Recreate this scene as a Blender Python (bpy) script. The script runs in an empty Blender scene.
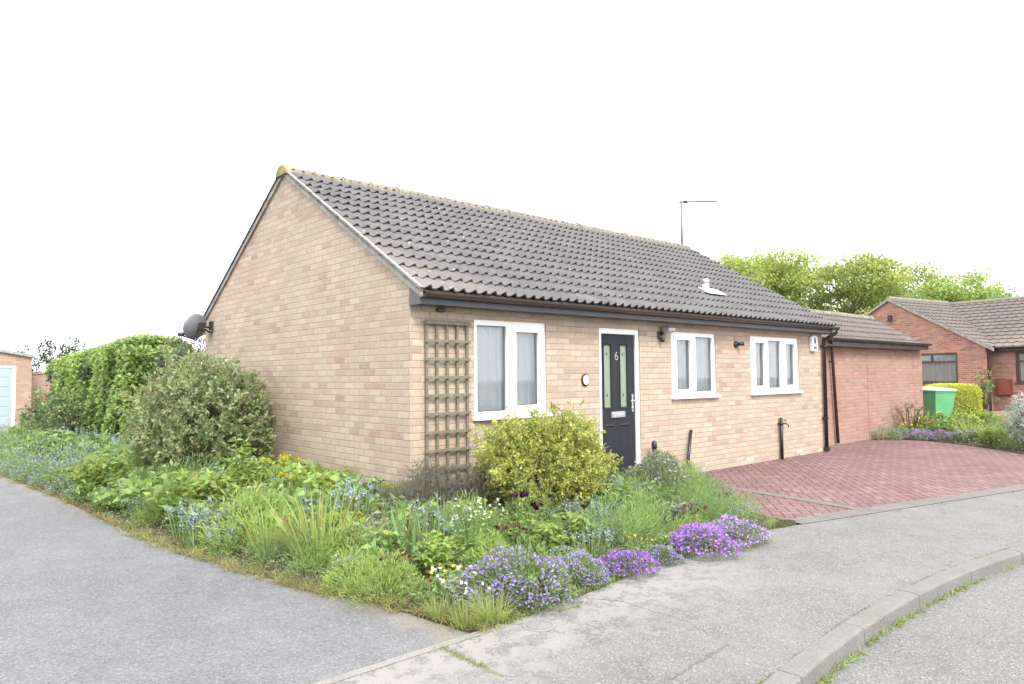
import bpy, bmesh, math
import numpy as np
from mathutils import Vector, Matrix
S = bpy.context.scene
COL = S.collection
R = math.radians
rng = np.random.default_rng(7)

# ------------------------------------------------------------------ helpers
def tag(o, label=None, cat=None, group=None, kind=None):
    if label: o['label'] = label
    if cat: o['category'] = cat
    if group: o['group'] = group
    if kind: o['kind'] = kind
    return o

def empty(name, loc=(0, 0, 0), rz=0.0, label=None, cat=None, group=None):
    o = bpy.data.objects.new(name, None)
    o.empty_display_size = 0.2
    COL.objects.link(o)
    o.location = loc
    o.rotation_euler = (0, 0, rz)
    return tag(o, label, cat, group)

class MB:
    """collects shapes for ONE mesh"""
    def __init__(s): s.v = []; s.f = []
    def add(s, vs, fs):
        b = len(s.v); s.v += [tuple(map(float, p)) for p in vs]; s.f += [tuple(b + i for i in f) for f in fs]; return s
    def box(s, x0, x1, y0, y1, z0, z1):
        return s.add([(x0,y0,z0),(x1,y0,z0),(x1,y1,z0),(x0,y1,z0),(x0,y0,z1),(x1,y0,z1),(x1,y1,z1),(x0,y1,z1)],
                     [(0,3,2,1),(4,5,6,7),(0,1,5,4),(1,2,6,5),(2,3,7,6),(3,0,4,7)])
    def prism(s, poly, a, b, axis=1):
        """poly of 2d points extruded along axis from a to b"""
        def P(p, t):
            return {0: (t, p[0], p[1]), 1: (p[0], t, p[1]), 2: (p[0], p[1], t)}[axis]
        n = len(poly)
        vs = [P(p, a) for p in poly] + [P(p, b) for p in poly]
        return s.add(vs, [tuple(range(n))[::-1], tuple(range(n, 2*n))] + [(i, (i+1) % n, n+(i+1) % n, n+i) for i in range(n)])
    def tube(s, pts, r, n=10, caps=True):
        pts = [Vector(p) for p in pts]; rs = r if isinstance(r, (list, tuple)) else [r]*len(pts)
        rings = []
        for i, p in enumerate(pts):
            t = (pts[min(i+1, len(pts)-1)] - pts[max(i-1, 0)]).normalized()
            a = t.cross(Vector((0, 0, 1)) if abs(t.z) < .9 else Vector((1, 0, 0))).normalized(); b = t.cross(a)
            rings.append([p + (a*math.cos(2*math.pi*k/n) + b*math.sin(2*math.pi*k/n))*rs[i] for k in range(n)])
        fs = []
        for i in range(len(pts)-1):
            for k in range(n):
                fs.append((i*n+k, i*n+(k+1) % n, (i+1)*n+(k+1) % n, (i+1)*n+k))
        if caps: fs += [tuple(range(n))[::-1], tuple((len(pts)-1)*n+k for k in range(n))]
        return s.add([tuple(p) for r_ in rings for p in r_], fs)
    def lathe(s, prof, c=(0, 0, 0), axis='z', n=24):
        """prof = (radius, height)"""
        vs = []
        for (r, h) in prof:
            for k in range(n):
                a = 2*math.pi*k/n; p = (r*math.cos(a), r*math.sin(a), h)
                if axis == 'y': p = (p[0], p[2], p[1])
                if axis == 'x': p = (p[2], p[0], p[1])
                vs.append((p[0]+c[0], p[1]+c[1], p[2]+c[2]))
        m = len(prof)
        fs = [(i*n+k, i*n+(k+1) % n, (i+1)*n+(k+1) % n, (i+1)*n+k) for i in range(m-1) for k in range(n)]
        fs += [tuple(range(n))[::-1], tuple((m-1)*n+k for k in range(n))]
        return s.add(vs, fs)
    def build(s, name, mat, parent=None, smooth=False, bevel=0, fix=True):
        me = bpy.data.meshes.new(name); me.from_pydata(s.v, [], s.f); me.update()
        if fix:
            bm = bmesh.new(); bm.from_mesh(me); bmesh.ops.recalc_face_normals(bm, faces=bm.faces); bm.to_mesh(me); bm.free()
        if smooth:
            me.polygons.foreach_set('use_smooth', [True]*len(me.polygons))
        me.materials.append(mat)
        o = bpy.data.objects.new(name, me); COL.objects.link(o); o.parent = parent
        if bevel:
            m = o.modifiers.new('b', 'BEVEL'); m.width = bevel; m.segments = 2; m.limit_method = 'ANGLE'; m.angle_limit = R(40)
        return o

# ------------------------------------------------------------------ materials
class N:
    def __init__(s, name):
        s.m = bpy.data.materials.new(name); s.m.use_nodes = True; s.t = s.m.node_tree; s.n = s.t.nodes; s.l = s.t.links
        s.bsdf = s.n['Principled BSDF']; s.out = s.n['Material Output']
    def new(s, typ, **k):
        n = s.n.new(typ)
        for a, b in k.items(): setattr(n, a, b)
        return n
    def link(s, a, b): s.l.new(a, b)
    def put(s, v, sock):
        if isinstance(v, (int, float)): sock.default_value = v
        elif isinstance(v, tuple): sock.default_value = v if len(v) == len(sock.default_value) else v + (1,)
        else: s.link(v, sock)
    def math(s, op, a, b=0.0, c=0.0):
        n = s.new('ShaderNodeMath', operation=op)
        for i, v in enumerate((a, b, c)):
            if i < len(n.inputs): s.put(v, n.inputs[i])
        return n.outputs[0]
    def mix(s, f, a, b, mode='MIX'):
        n = s.new('ShaderNodeMix', data_type='RGBA', blend_type=mode)
        s.put(f, n.inputs[0]); s.put(a, n.inputs[6]); s.put(b, n.inputs[7]); return n.outputs[2]
    def ramp(s, f, stops, interp='LINEAR'):
        n = s.new('ShaderNodeValToRGB'); cr = n.color_ramp; cr.interpolation = interp
        while len(cr.elements) < len(stops): cr.elements.new(.5)
        for e, (p, c) in zip(cr.elements, stops):
            e.position = p; e.color = (c if isinstance(c, tuple) else (c, c, c)) + (1,)
        s.put(f, n.inputs[0]); return n.outputs[0]
    def noise(s, scale, vec=None, detail=4, rough=.55, out=0):
        n = s.new('ShaderNodeTexNoise'); n.inputs['Scale'].default_value = scale
        n.inputs['Detail'].default_value = detail; n.inputs['Roughness'].default_value = rough
        if vec is not None: s.link(vec, n.inputs['Vector'])
        return n.outputs[out]
    def vor(s, scale, vec=None, feature='F1', out=0):
        n = s.new('ShaderNodeTexVoronoi', feature=feature); n.inputs['Scale'].default_value = scale
        if vec is not None: s.link(vec, n.inputs['Vector'])
        return n.outputs[out]
    def obj(s): return s.new('ShaderNodeTexCoord').outputs['Object']
    def sep(s, v):
        n = s.new('ShaderNodeSeparateXYZ'); s.link(v, n.inputs[0]); return n.outputs
    def comb(s, x, y, z=0.0):
        n = s.new('ShaderNodeCombineXYZ')
        for i, v in enumerate((x, y, z)): s.put(v, n.inputs[i])
        return n.outputs[0]
    def bump(s, h, dist=.01, strength=1.0):
        n = s.new('ShaderNodeBump'); n.inputs['Distance'].default_value = dist; n.inputs['Strength'].default_value = strength
        s.link(h, n.inputs['Height']); s.link(n.outputs[0], s.bsdf.inputs['Normal']); return n
    def done(s, col, rough=.8, spec=None, metal=0):
        s.put(col, s.bsdf.inputs['Base Color']); s.put(rough, s.bsdf.inputs['Roughness'])
        s.bsdf.inputs['Metallic'].default_value = metal
        if spec is not None: s.bsdf.inputs['Specular IOR Level'].default_value = spec
        return s.m

def plain(name, c, rough=.6, var=.12, scale=6, metal=0, spec=None, bump=0):
    m = N(name); v = m.obj()
    f = m.noise(scale, v, 5, .6)
    d = tuple(x*(1-var*2) for x in c); b = tuple(min(1, x*(1+var)) for x in c)
    col = m.ramp(f, [(.3, d), (.7, b)])
    if bump: m.bump(m.noise(scale*12, v), bump)
    rr = m.math('MULTIPLY_ADD', m.noise(scale*3, v), .25, rough-.12)
    return m.done(col, rr, spec, metal)

def brick_mat(name, cols, mortar, stain=None, shift=0.0, wash=(.9, 1.08), soft=.62):
    m = N(name); tc = m.new('ShaderNodeTexCoord'); P = m.sep(tc.outputs['Object']); Nn = m.sep(tc.outputs['Normal'])
    side = m.math('GREATER_THAN', m.math('ABSOLUTE', Nn[0]), .6)
    u = m.math('ADD', m.math('MULTIPLY', P[1], side), m.math('MULTIPLY', P[0], m.math('SUBTRACT', 1.0, side)))
    u = m.math('ADD', u, 20 + shift); z = m.math('ADD', P[2], 3.0)
    zr = m.math('DIVIDE', z, .075); row = m.math('FLOOR', zr)
    uu = m.math('ADD', m.math('DIVIDE', u, .225), m.math('MULTIPLY', m.math('MODULO', row, 2.0), .5))
    col = m.math('FLOOR', uu)
    fu = m.math('MULTIPLY', m.math('FRACT', uu), .225); fz = m.math('MULTIPLY', m.math('FRACT', zr), .075)
    e1 = m.math('MINIMUM', fu, m.math('SUBTRACT', .225, fu)); e2 = m.math('MINIMUM', fz, m.math('SUBTRACT', .075, fz))
    e = m.math('MINIMUM', e1, e2)
    wob = m.math('MULTIPLY', m.math('SUBTRACT', m.noise(60, tc.outputs['Object'], 3), .5), .004)
    e = m.math('ADD', e, wob)
    mr = m.new('ShaderNodeMapRange'); mr.interpolation_type = 'SMOOTHSTEP'
    m.link(e, mr.inputs[0]); mr.inputs[1].default_value = .0035; mr.inputs[2].default_value = .0075
    wn = m.new('ShaderNodeTexWhiteNoise', noise_dimensions='3D'); m.link(m.comb(row, col, m.math('MULTIPLY', side, 7.0)), wn.inputs[0])
    avg = tuple(sum(q[i] for q in cols)/len(cols)*1.08 for i in range(3)); cols = [tuple((q[i]*soft+avg[i]*(1.04-soft)) for i in range(3)) for q in cols]
    n = len(cols); c = m.ramp(wn.outputs[0], [(i/(n-.999), k) for i, k in enumerate(cols)])
    w2 = m.new('ShaderNodeTexWhiteNoise', noise_dimensions='3D'); m.link(m.comb(col, row, 3.0), w2.inputs[0])
    big = m.noise(.9, tc.outputs['Object'], 4, .6)
    fac = m.math('MULTIPLY_ADD', w2.outputs[0], .15, .925)
    fac = m.math('MULTIPLY', fac, m.math('MULTIPLY_ADD', m.noise(22, tc.outputs['Object'], 5, .7), .6, .70))
    fac = m.math('MULTIPLY', fac, m.math('MULTIPLY_ADD', big, wash[1]-wash[0]+.15, wash[0]-.07))
    c = m.mix(1.0, c, m.comb(fac, fac, fac), 'MULTIPLY')
    mort = m.mix(m.noise(9, tc.outputs['Object']), mortar, tuple(x*.78 for x in mortar))
    c = m.mix(mr.outputs[0], mort, c)
    if stain:
        k = m.math('MULTIPLY', m.ramp(m.noise(1.7, tc.outputs['Object'], 5, .65), [(.5, 0.0), (.68, 1.0)]), .35)
        c = m.mix(k, c, stain)
    # damp and splash wear in the lowest courses
    low = m.new('ShaderNodeMapRange'); m.link(m.math('ADD', P[2], m.math('MULTIPLY', m.noise(3, tc.outputs['Object']), .25)), low.inputs[0])
    low.inputs[1].default_value = .42; low.inputs[2].default_value = .12
    c = m.mix(m.math('MULTIPLY', low.outputs[0], .18), c, (.30, .27, .22))
    h = m.math('ADD', mr.outputs[0], m.math('MULTIPLY', m.noise(90, tc.outputs['Object'], 3), .3))
    h = m.math('ADD', h, m.math('MULTIPLY', w2.outputs[0], .25))
    m.bump(h, .006, .75)
    return m.done(c, .88, .25)

M = {}
M['buff'] = brick_mat('buff_brick', [(0.390,0.303,0.230),(0.374,0.289,0.214),(0.338,0.234,0.184),(0.400,0.318,0.245),(0.380,0.294,0.219),(0.411,0.328,0.255),(0.302,0.199,0.158),(0.385,0.298,0.230),(0.364,0.303,0.230),(0.354,0.259,0.199),(0.395,0.313,0.240),(0.338,0.269,0.204)],
                      (0.354,0.294,0.240), stain=(0.333,0.298,0.224), soft=.95)
M['pinkbrick'] = brick_mat('pink_brick', [(.30,.165,.125),(.27,.15,.115),(.325,.20,.16),(.24,.135,.105),(.31,.185,.145),(.29,.165,.13)], (.29,.22,.18), shift=.07, stain=(.33,.26,.22), soft=.95)
M['redbrick'] = brick_mat('red_brick', [(.35,.165,.115),(.27,.12,.085),(.40,.205,.145),(.20,.105,.085),(.36,.18,.125)], (.40,.33,.28), shift=.04, soft=1.0)
M['garagebrick'] = brick_mat('brown_brick', [(.33,.22,.16),(.27,.18,.135),(.36,.26,.19)], (.32,.26,.21))

def tile_mat(name, base, pale):
    m = N(name); v = m.obj(); P = m.sep(v)
    row = m.math('FLOOR', m.math('DIVIDE', P[1], .292)); cl = m.math('FLOOR', m.math('DIVIDE', P[0], .30))
    wn = m.new('ShaderNodeTexWhiteNoise', noise_dimensions='2D'); m.link(m.comb(row, cl), wn.inputs[0])
    f = m.noise(2.2, v, 6, .7)
    c = m.ramp(f, [(.3, tuple(x*.82 for x in base)), (.7, tuple(x*1.22 for x in base))])
    fac = m.math('MULTIPLY_ADD', wn.outputs[0], .3, .85); c = m.mix(1.0, c, m.comb(fac, fac, fac), 'MULTIPLY')
    # weathered pale verge tiles towards the near eave corner
    d = m.math('ADD', P[0], m.math('MULTIPLY', P[1], .9)); d = m.math('ADD', d, m.math('MULTIPLY_ADD', m.noise(2.5, v, 4, .7), 2.0, -1.0))
    mr = m.new('ShaderNodeMapRange'); m.link(d, mr.inputs[0]); mr.inputs[1].default_value = 1.3; mr.inputs[2].default_value = -.2
    c = m.mix(m.math('MULTIPLY', mr.outputs[0], .8), c, pale)
    grit = m.noise(130, v, 3, .7); c = m.mix(.35, c, m.ramp(grit, [(.35, tuple(x*.5 for x in base)), (.65, tuple(x*1.9 for x in base))]))
    # lichen spots
    vo = m.vor(5.5, v); sp = m.math('LESS_THAN', m.math('ADD', vo, m.math('MULTIPLY', m.noise(40, v), .05)), .095)
    sp = m.math('MULTIPLY', sp, m.math('GREATER_THAN', m.noise(1.4, v), .47))
    c = m.mix(sp, c, (.38, .36, .32))
    yl = m.ramp(m.noise(7, v, 5, .7), [(.60, 0.0), (.68, 1.0)]); c = m.mix(m.math('MULTIPLY', yl, .45), c, (.20, .17, .09))
    m.bump(m.noise(160, v, 4), .002)
    return m.done(c, .92, .2)
M['tile'] = tile_mat('roof_tile', (.106, .101, .103), (.24, .205, .18))
M['tile2'] = tile_mat('garage_roof_tile', (.125, .106, .098), (.24, .19, .16))
M['tile3'] = tile_mat('neighbour_roof_tile', (.115, .098, .090), (.22, .17, .14))

def ridge_mat():
    m = N('ridge_tile'); v = m.obj()
    c = m.ramp(m.noise(5, v, 5, .7), [(.3, (.14, .13, .105)), (.7, (.25, .23, .18))])
    P = m.sep(v)
    near = m.new('ShaderNodeMapRange'); m.link(P[0], near.inputs[0]); near.inputs[1].default_value = 1.6; near.inputs[2].default_value = 0
    k = m.math('ADD', m.noise(6, v, 6, .75), m.math('MULTIPLY', near.outputs[0], .16))
    c = m.mix(m.ramp(k, [(.66, 0.0), (.72, .9)]), c, (.33, .26, .10))
    c = m.mix(m.ramp(m.noise(11, v, 6, .75), [(.6, 0.0), (.66, 1.0)]), c, (.30, .30, .24))
    m.bump(m.noise(30, v, 5), .008)
    return m.done(c, .95, .15)
M['ridge'] = ridge_mat()

M['upvc'] = plain('white_upvc', (.80, .80, .79), .35, .03, 3)
M['fascia'] = plain('grey_fascia', (.062, .056, .070), .4, .12, 3)
M['gutter'] = plain('brown_gutter', (.052, .034, .031), .35, .2, 5)
M['verge'] = plain('weathered_verge_board', (.29, .27, .245), .85, .2, 9, bump=.002)
M['dark'] = plain('black_plastic', (.020, .019, .020), .4, .2, 8)
M['pipe'] = plain('dark_brown_pipe', (.034, .024, .022), .4, .2, 5)
M['door'] = plain('anthracite_door', (.020, .022, .028), .5, .08, 4, spec=.2)
M['chrome'] = plain('brushed_steel', (.62, .62, .62), .3, .05, 8, metal=1)
M['whitepaint'] = plain('white_plastic', (.78, .78, .76), .45, .05, 9)
M['blue'] = plain('blue_badge', (.03, .06, .25), .4, .05, 9)
M['cream'] = plain('cream_ceramic', (.66, .60, .46), .35, .08, 20)
M['bronze'] = plain('dark_bronze', (.07, .04, .025), .4, .2, 9, metal=.6)
M['lead'] = plain('white_lead_flashing', (.62, .62, .64), .6, .15, 14)
M['galv'] = plain('galvanised_metal', (.34, .34, .35), .45, .12, 10, metal=.6)
M['darkgalv'] = plain('weathered_aerial_metal', (.16, .15, .15), .6, .12, 10)
M['dishgrey'] = plain('grey_dish', (.16, .17, .195), .5, .12, 7)
M['bin'] = plain('green_bin_plastic', (.11, .34, .15), .45, .07, 4)
M['binlid'] = plain('pale_green_lid', (.42, .58, .46), .4, .06, 4)  # lid is a paler green than the bin body
M['rubber'] = plain('tyre_rubber', (.02, .02, .02), .7, .1, 8)
M['meter'] = plain('oxide_meter_box', (.20, .045, .03), .5, .1, 6)
M['brownframe'] = plain('brown_window_frame', (.055, .03, .022), .4, .1, 6)
M['garagedoor'] = plain('pale_blue_garage_door', (.30, .36, .39), .4, .05, 1)
M['soil'] = plain('dark_soil', (.085, .06, .04), .95, .3, 9, bump=.02)
M['bark'] = plain('grey_bark', (.13, .10, .075), .9, .3, 12, bump=.02)
M['twig'] = plain('brown_twig', (.075, .055, .038), .9, .3, 12)
M['inside'] = plain('pale_room', (.8, .8, .8), .9, .1, 2)  # pale room surfaces, brightened to throw light onto the curtains
M['airbrick'] = plain('pale_air_brick', (.50, .46, .38), .8, .1, 20)

def wood_mat():
    m = N('mossy_trellis_wood'); v = m.obj()
    c = m.ramp(m.noise(14, v, 5, .7), [(.3, (.12, .10, .078)), (.7, (.225, .195, .16))])
    c = m.mix(m.ramp(m.noise(5, v, 5, .7), [(.42, 0.0), (.62, .6)]), c, (.125, .13, .065))
    m.bump(m.noise(70, v, 4), .004)
    return m.done(c, .92, .15)
M['wood'] = wood_mat()

def curtain_mat(name, c):
    m = N(name); m.done(c, .95, .05)
    tr = m.new('ShaderNodeBsdfTranslucent'); tr.inputs[0].default_value = c + (1,)
    mx = m.new('ShaderNodeMixShader'); mx.inputs[0].default_value = .45
    m.link(m.bsdf.outputs[0], mx.inputs[1]); m.link(tr.outputs[0], mx.inputs[2]); m.link(mx.outputs[0], m.out.inputs[0])
    return m.m
M['net'] = curtain_mat('net_curtain', (.92, .95, .97))
M['net2'] = curtain_mat('cream_blind', (.80, .79, .74))

def glass_mat(name, tint=(.95, .97, 1.0), base=.03):
    m = N(name); gl = m.new('ShaderNodeBsdfGlossy'); gl.inputs['Roughness'].default_value = .02; gl.inputs[0].default_value = (1, 1, 1, 1)
    tr = m.new('ShaderNodeBsdfTransparent'); tr.inputs[0].default_value = tint + (1,)
    fr = m.new('ShaderNodeFresnel'); fr.inputs[0].default_value = 1.5
    f = m.math('ADD', fr.outputs[0], base)
    mx = m.new('ShaderNodeMixShader'); m.link(f, mx.inputs[0]); m.link(tr.outputs[0], mx.inputs[1]); m.link(gl.outputs[0], mx.inputs[2])
    m.link(mx.outputs[0], m.out.inputs[0]); return m.m
M['glass'] = glass_mat('window_glass')
M['frost'] = plain('frosted_green_glass', (.19, .235, .18), .25, .05, 30)

def leaf_mat(name, rough=.55, trans=.48, spec=.25):
    m = N(name); a = m.new('ShaderNodeAttribute', attribute_name='tint')
    oi = m.new('ShaderNodeObjectInfo'); k = m.math('MULTIPLY_ADD', oi.outputs['Random'], .3, .85)
    c = m.mix(1.0, a.outputs[0], m.comb(k, k, m.math('MULTIPLY', k, .95)), 'MULTIPLY')
    m.done(c, rough, spec)
    tr = m.new('ShaderNodeBsdfTranslucent'); m.link(m.mix(1.0, c, (1.0, 1.0, .75), 'MULTIPLY'), tr.inputs[0])
    mx = m.new('ShaderNodeMixShader'); mx.inputs[0].default_value = trans
    m.link(m.bsdf.outputs[0], mx.inputs[1]); m.link(tr.outputs[0], mx.inputs[2]); m.link(mx.outputs[0], m.out.inputs[0])
    return m.m
M['leaf'] = leaf_mat('leaf'); M['petal'] = leaf_mat('petal', .7, .3, .1)

# ground materials ----------------------------------------------------
def asphalt(name, base, var, chips=.3, patch=0.0, chipcol=(.40, .39, .37), scale=1.0, extra=None):
    m = N(name); v = m.obj()
    big = m.noise(.55, v, 5, .6); mid = m.noise(3.5, v, 5, .65)
    c = m.ramp(big, [(.3, tuple(x*(1-var) for x in base)), (.7, tuple(x*(1+var) for x in base))])
    fm = m.math('MULTIPLY_ADD', mid, .8, .6); c = m.mix(1.0, c, m.comb(fm, fm, fm), 'MULTIPLY')
    vo = m.new('ShaderNodeTexVoronoi'); vo.inputs['Scale'].default_value = 120*scale; m.link(v, vo.inputs['Vector'])
    g = m.sep(vo.outputs['Color'])
    st = m.ramp(g[0], [(.0, tuple(x*.30 for x in base)), (.25, tuple(x*.8 for x in base)), (.55, base), (.85, tuple(x*1.2 for x in base)), (.96, chipcol)])
    c = m.mix(chips, c, st)
    v2 = m.new('ShaderNodeTexVoronoi'); v2.inputs['Scale'].default_value = 60*scale; m.link(v, v2.inputs['Vector'])
    g2 = m.sep(v2.outputs['Color']); big_chip = m.math('MULTIPLY', m.math('GREATER_THAN', g2[1], .90), m.math('LESS_THAN', v2.outputs[0], .28))
    c = m.mix(m.math('MULTIPLY', big_chip, .3), c, chipcol)
    if patch:
        k = m.math('MULTIPLY', m.ramp(m.noise(1.3, v, 6, .7), [(.46, 0.0), (.6, 1.0)]), patch)
        c = m.mix(k, c, (.205, .197, .183))
    h = m.math('ADD', m.math('MULTIPLY', vo.outputs[0], .8), m.noise(45, v, 4))
    if extra: c, h = extra(m, v, c, h)
    m.bump(h, .006, .8)
    return m.done(c, .9, .25)

def seg_dist(m, v, a, b, wob=.05):
    """distance from object xy point to a segment, with a wandering edge"""
    P = m.sep(v); n1 = m.noise(5, v, 5, .7, 1); Q = m.sep(n1)
    x = m.math('ADD', P[0], m.math('MULTIPLY_ADD', Q[0], wob*2, -wob)); y = m.math('ADD', P[1], m.math('MULTIPLY_ADD', Q[1], wob*2, -wob))
    dx, dy = b[0]-a[0], b[1]-a[1]; L2 = dx*dx+dy*dy
    t = m.math('ADD', m.math('MULTIPLY', m.math('SUBTRACT', x, a[0]), dx/L2), m.math('MULTIPLY', m.math('SUBTRACT', y, a[1]), dy/L2))
    t = m.math('MINIMUM', m.math('MAXIMUM', t, 0.0), 1.0)
    ex = m.math('SUBTRACT', m.math('SUBTRACT', x, a[0]), m.math('MULTIPLY', t, dx)); ey = m.math('SUBTRACT', m.math('SUBTRACT', y, a[1]), m.math('MULTIPLY', t, dy))
    return m.math('SQRT', m.math('ADD', m.math('MULTIPLY', ex, ex), m.math('MULTIPLY', ey, ey)))

def path_extra(m, v, c, h):
    P = m.sep(v)
    # pale worn mortar-rich skin beside the bed
    k = m.new('ShaderNodeMapRange'); m.link(m.math('ADD', P[1], m.math('MULTIPLY_ADD', m.noise(2.2, v, 5, .7), 1.1, -.55)), k.inputs[0])
    k.inputs[1].default_value = -3.75; k.inputs[2].default_value = -3.1
    kx = m.new('ShaderNodeMapRange'); m.link(P[0], kx.inputs[0]); kx.inputs[1].default_value = 1.6; kx.inputs[2].default_value = .2
    fl = m.ramp(m.noise(7, v, 6, .7), [(.47, 0.0), (.50, 1.0)])
    w = m.math('MULTIPLY', m.math('MULTIPLY', k.outputs[0], kx.outputs[0]), m.math('MULTIPLY_ADD', fl, .75, .15))
    fl2 = m.math('MULTIPLY', m.ramp(m.noise(4.5, v, 6, .75, 0), [(.60, 0.0), (.63, .55)]), 1.0)
    c = m.mix(fl2, c, (.225, .215, .20))
    c = m.mix(w, c, (.24, .228, .21))
    for a, b, wd, colr, st in (((-.52, -2.95), (-.44, -3.12), .012, (.07,.065,.06), .7), ((-.44, -3.12), (-.45, -3.63), .010, (.08,.075,.06), .6),
                               ((-1.20, -4.06), (-.60, -3.99), .016, (.08,.078,.075), .55), ((-1.77, -2.93), (-1.78, -3.46), .022, (.12,.13,.05), .7),
                               ((-.45, -3.63), (-.60, -3.99), .006, (.10,.09,.08), .5), ((-1.78, -3.46), (-1.20, -4.06), .005, (.10,.09,.08), .5)):
        d = m.math('MULTIPLY', seg_dist(m, v, a, b), 1.0)
        mk = m.math('MULTIPLY', m.math('LESS_THAN', m.math('ADD', d, m.math('MULTIPLY', m.noise(25, v), wd*3.2)), wd*2.2), st)
        c = m.mix(mk, c, colr); h = m.math('SUBTRACT', h, m.math('MULTIPLY', mk, 1.5))
    return c, h
def alley_extra(m, v, c, h):
    P = m.sep(v)  # sandy leaf litter along the bed edge
    e = m.math('ADD', P[0], m.math('MULTIPLY', P[1], .105))   # edge runs near x = -1.77 - .105 y
    e = m.math('ADD', e, m.math('MULTIPLY_ADD', m.noise(4, v, 5, .7), .5, -.25))
    k = m.new('ShaderNodeMapRange'); m.link(e, k.inputs[0]); k.inputs[1].default_value = -2.10; k.inputs[2].default_value = -1.85
    w = m.math('MULTIPLY', k.outputs[0], m.math('MULTIPLY_ADD', m.noise(22, v, 4, .7), 1.1, .1))
    return m.mix(m.math('MULTIPLY', w, .8), c, (.23, .19, .135)), h
M['alley'] = asphalt('alley_asphalt', (.140, .140, .145), .24, .45, extra=alley_extra, chipcol=(.27, .27, .28), scale=.8)
M['road'] = asphalt('road_asphalt', (.155, .150, .147), .10, .5, chipcol=(.34, .33, .32))
M['path'] = asphalt('footpath_asphalt', (.150, .145, .140), .16, .5, patch=.4, extra=path_extra, chipcol=(.36, .345, .32))

def concrete(name, c0):
    m = N(name); v = m.obj()
    c = m.ramp(m.noise(3, v, 6, .7), [(.3, tuple(x*.75 for x in c0)), (.7, tuple(x*1.12 for x in c0))])
    c = m.mix(.35, c, m.ramp(m.noise(80, v, 3, .7), [(.35, tuple(x*.5 for x in c0)), (.65, tuple(x*1.3 for x in c0))]))
    c = m.mix(m.ramp(m.noise(1.8, v, 6, .75), [(.55, 0.0), (.7, .5)]), c, (.16, .16, .11))
    m.bump(m.noise(60, v, 5), .006); return m.done(c, .9, .2)
M['kerb'] = concrete('kerb_concrete', (.175, .17, .157))
M['edging'] = concrete('edging_concrete', (.225, .215, .195))
M['cover'] = concrete('cover_concrete', (.20, .197, .19))

def herring():
    m = N('herringbone_block_paving'); v = m.obj(); P0 = m.sep(v)
    a = R(38); w = .105
    X = m.math('ADD', m.math('MULTIPLY', P0[0], math.cos(a)/w), m.math('MULTIPLY', P0[1], math.sin(a)/w))
    Y = m.math('SUBTRACT', m.math('MULTIPLY', P0[1], math.cos(a)/w), m.math('MULTIPLY', P0[0], math.sin(a)/w))
    X = m.math('ADD', X, 400.0); Y = m.math('ADD', Y, 400.0)
    i = m.math('FLOOR', X); j = m.math('FLOOR', Y); fx = m.math('FRACT', X); fy = m.math('FRACT', Y)
    k = m.math('MODULO', m.math('ADD', m.math('SUBTRACT', i, j), 4000.0), 4.0)
    is_ = [m.math('COMPARE', k, float(q), .1) for q in range(4)]
    no = [m.math('SUBTRACT', 1.0, q) for q in is_]
    dl = m.math('ADD', fx, is_[1]); dr = m.math('ADD', m.math('SUBTRACT', 1.0, fx), is_[0])
    db = m.math('ADD', fy, is_[2]); dt = m.math('ADD', m.math('SUBTRACT', 1.0, fy), is_[3])
    d = m.math('MINIMUM', m.math('MINIMUM', dl, dr), m.math('MINIMUM', db, dt))
    d = m.math('ADD', d, m.math('MULTIPLY_ADD', m.noise(50, v), .05, -.025))
    mr = m.new('ShaderNodeMapRange'); mr.interpolation_type = 'SMOOTHSTEP'; m.link(d, mr.inputs[0]); mr.inputs[1].default_value = .03; mr.inputs[2].default_value = .085
    bi = m.math('SUBTRACT', i, is_[1]); bj = m.math('SUBTRACT', j, is_[2])
    wn = m.new('ShaderNodeTexWhiteNoise', noise_dimensions='2D'); m.link(m.comb(bi, bj), wn.inputs[0])
    c = m.ramp(wn.outputs[0], [(0, (.15, .086, .086)), (.3, (.185, .105, .103)), (.6, (.165, .094, .094)), (.85, (.22, .132, .127)), (1, (.13, .080, .080))])
    f = m.math('MULTIPLY_ADD', m.noise(1.2, v, 5, .65), .5, .75); f = m.math('MULTIPLY', f, m.math('MULTIPLY_ADD', m.noise(70, v, 3), .4, .8))
    c = m.mix(1.0, c, m.comb(f, f, f), 'MULTIPLY')
    c = m.mix(m.ramp(m.noise(.8, v, 6, .7), [(.5, 0.0), (.7, .35)]), c, (.27, .225, .21))
    c = m.mix(mr.outputs[0], (.060, .045, .040), c)
    h = m.math('ADD', mr.outputs[0], m.math('MULTIPLY', wn.outputs[0], .35))
    m.bump(h, .008, .9); return m.done(c, .88, .2)
M['paving'] = herring()
def soldier():
    m = N('grey_soldier_course'); v = m.obj(); P = m.sep(v)
    u = m.math('FLOOR', m.math('DIVIDE', m.math('ADD', P[0], 50.0), .105)); fu = m.math('FRACT', m.math('DIVIDE', m.math('ADD', P[0], 50.0), .105))
    e = m.math('MINIMUM', fu, m.math('SUBTRACT', 1.0, fu))
    wn = m.new('ShaderNodeTexWhiteNoise', noise_dimensions='1D'); m.link(u, wn.inputs[1])
    c = m.ramp(wn.outputs[0], [(0, (.10, .088, .090)), (.5, (.13, .112, .112)), (1, (.085, .075, .076))])
    c = m.mix(m.math('MULTIPLY', m.noise(15, v, 4, .7), .6), c, (.28, .25, .22))
    k = m.math('GREATER_THAN', e, .06); c = m.mix(k, (.08, .07, .05), c); m.bump(k, .006); return m.done(c, .9, .2)
M['soldier'] = soldier()
M['grass'] = plain('rough_grass_ground', (.10, .13, .05), .95, .3, 3, bump=.03)

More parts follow.
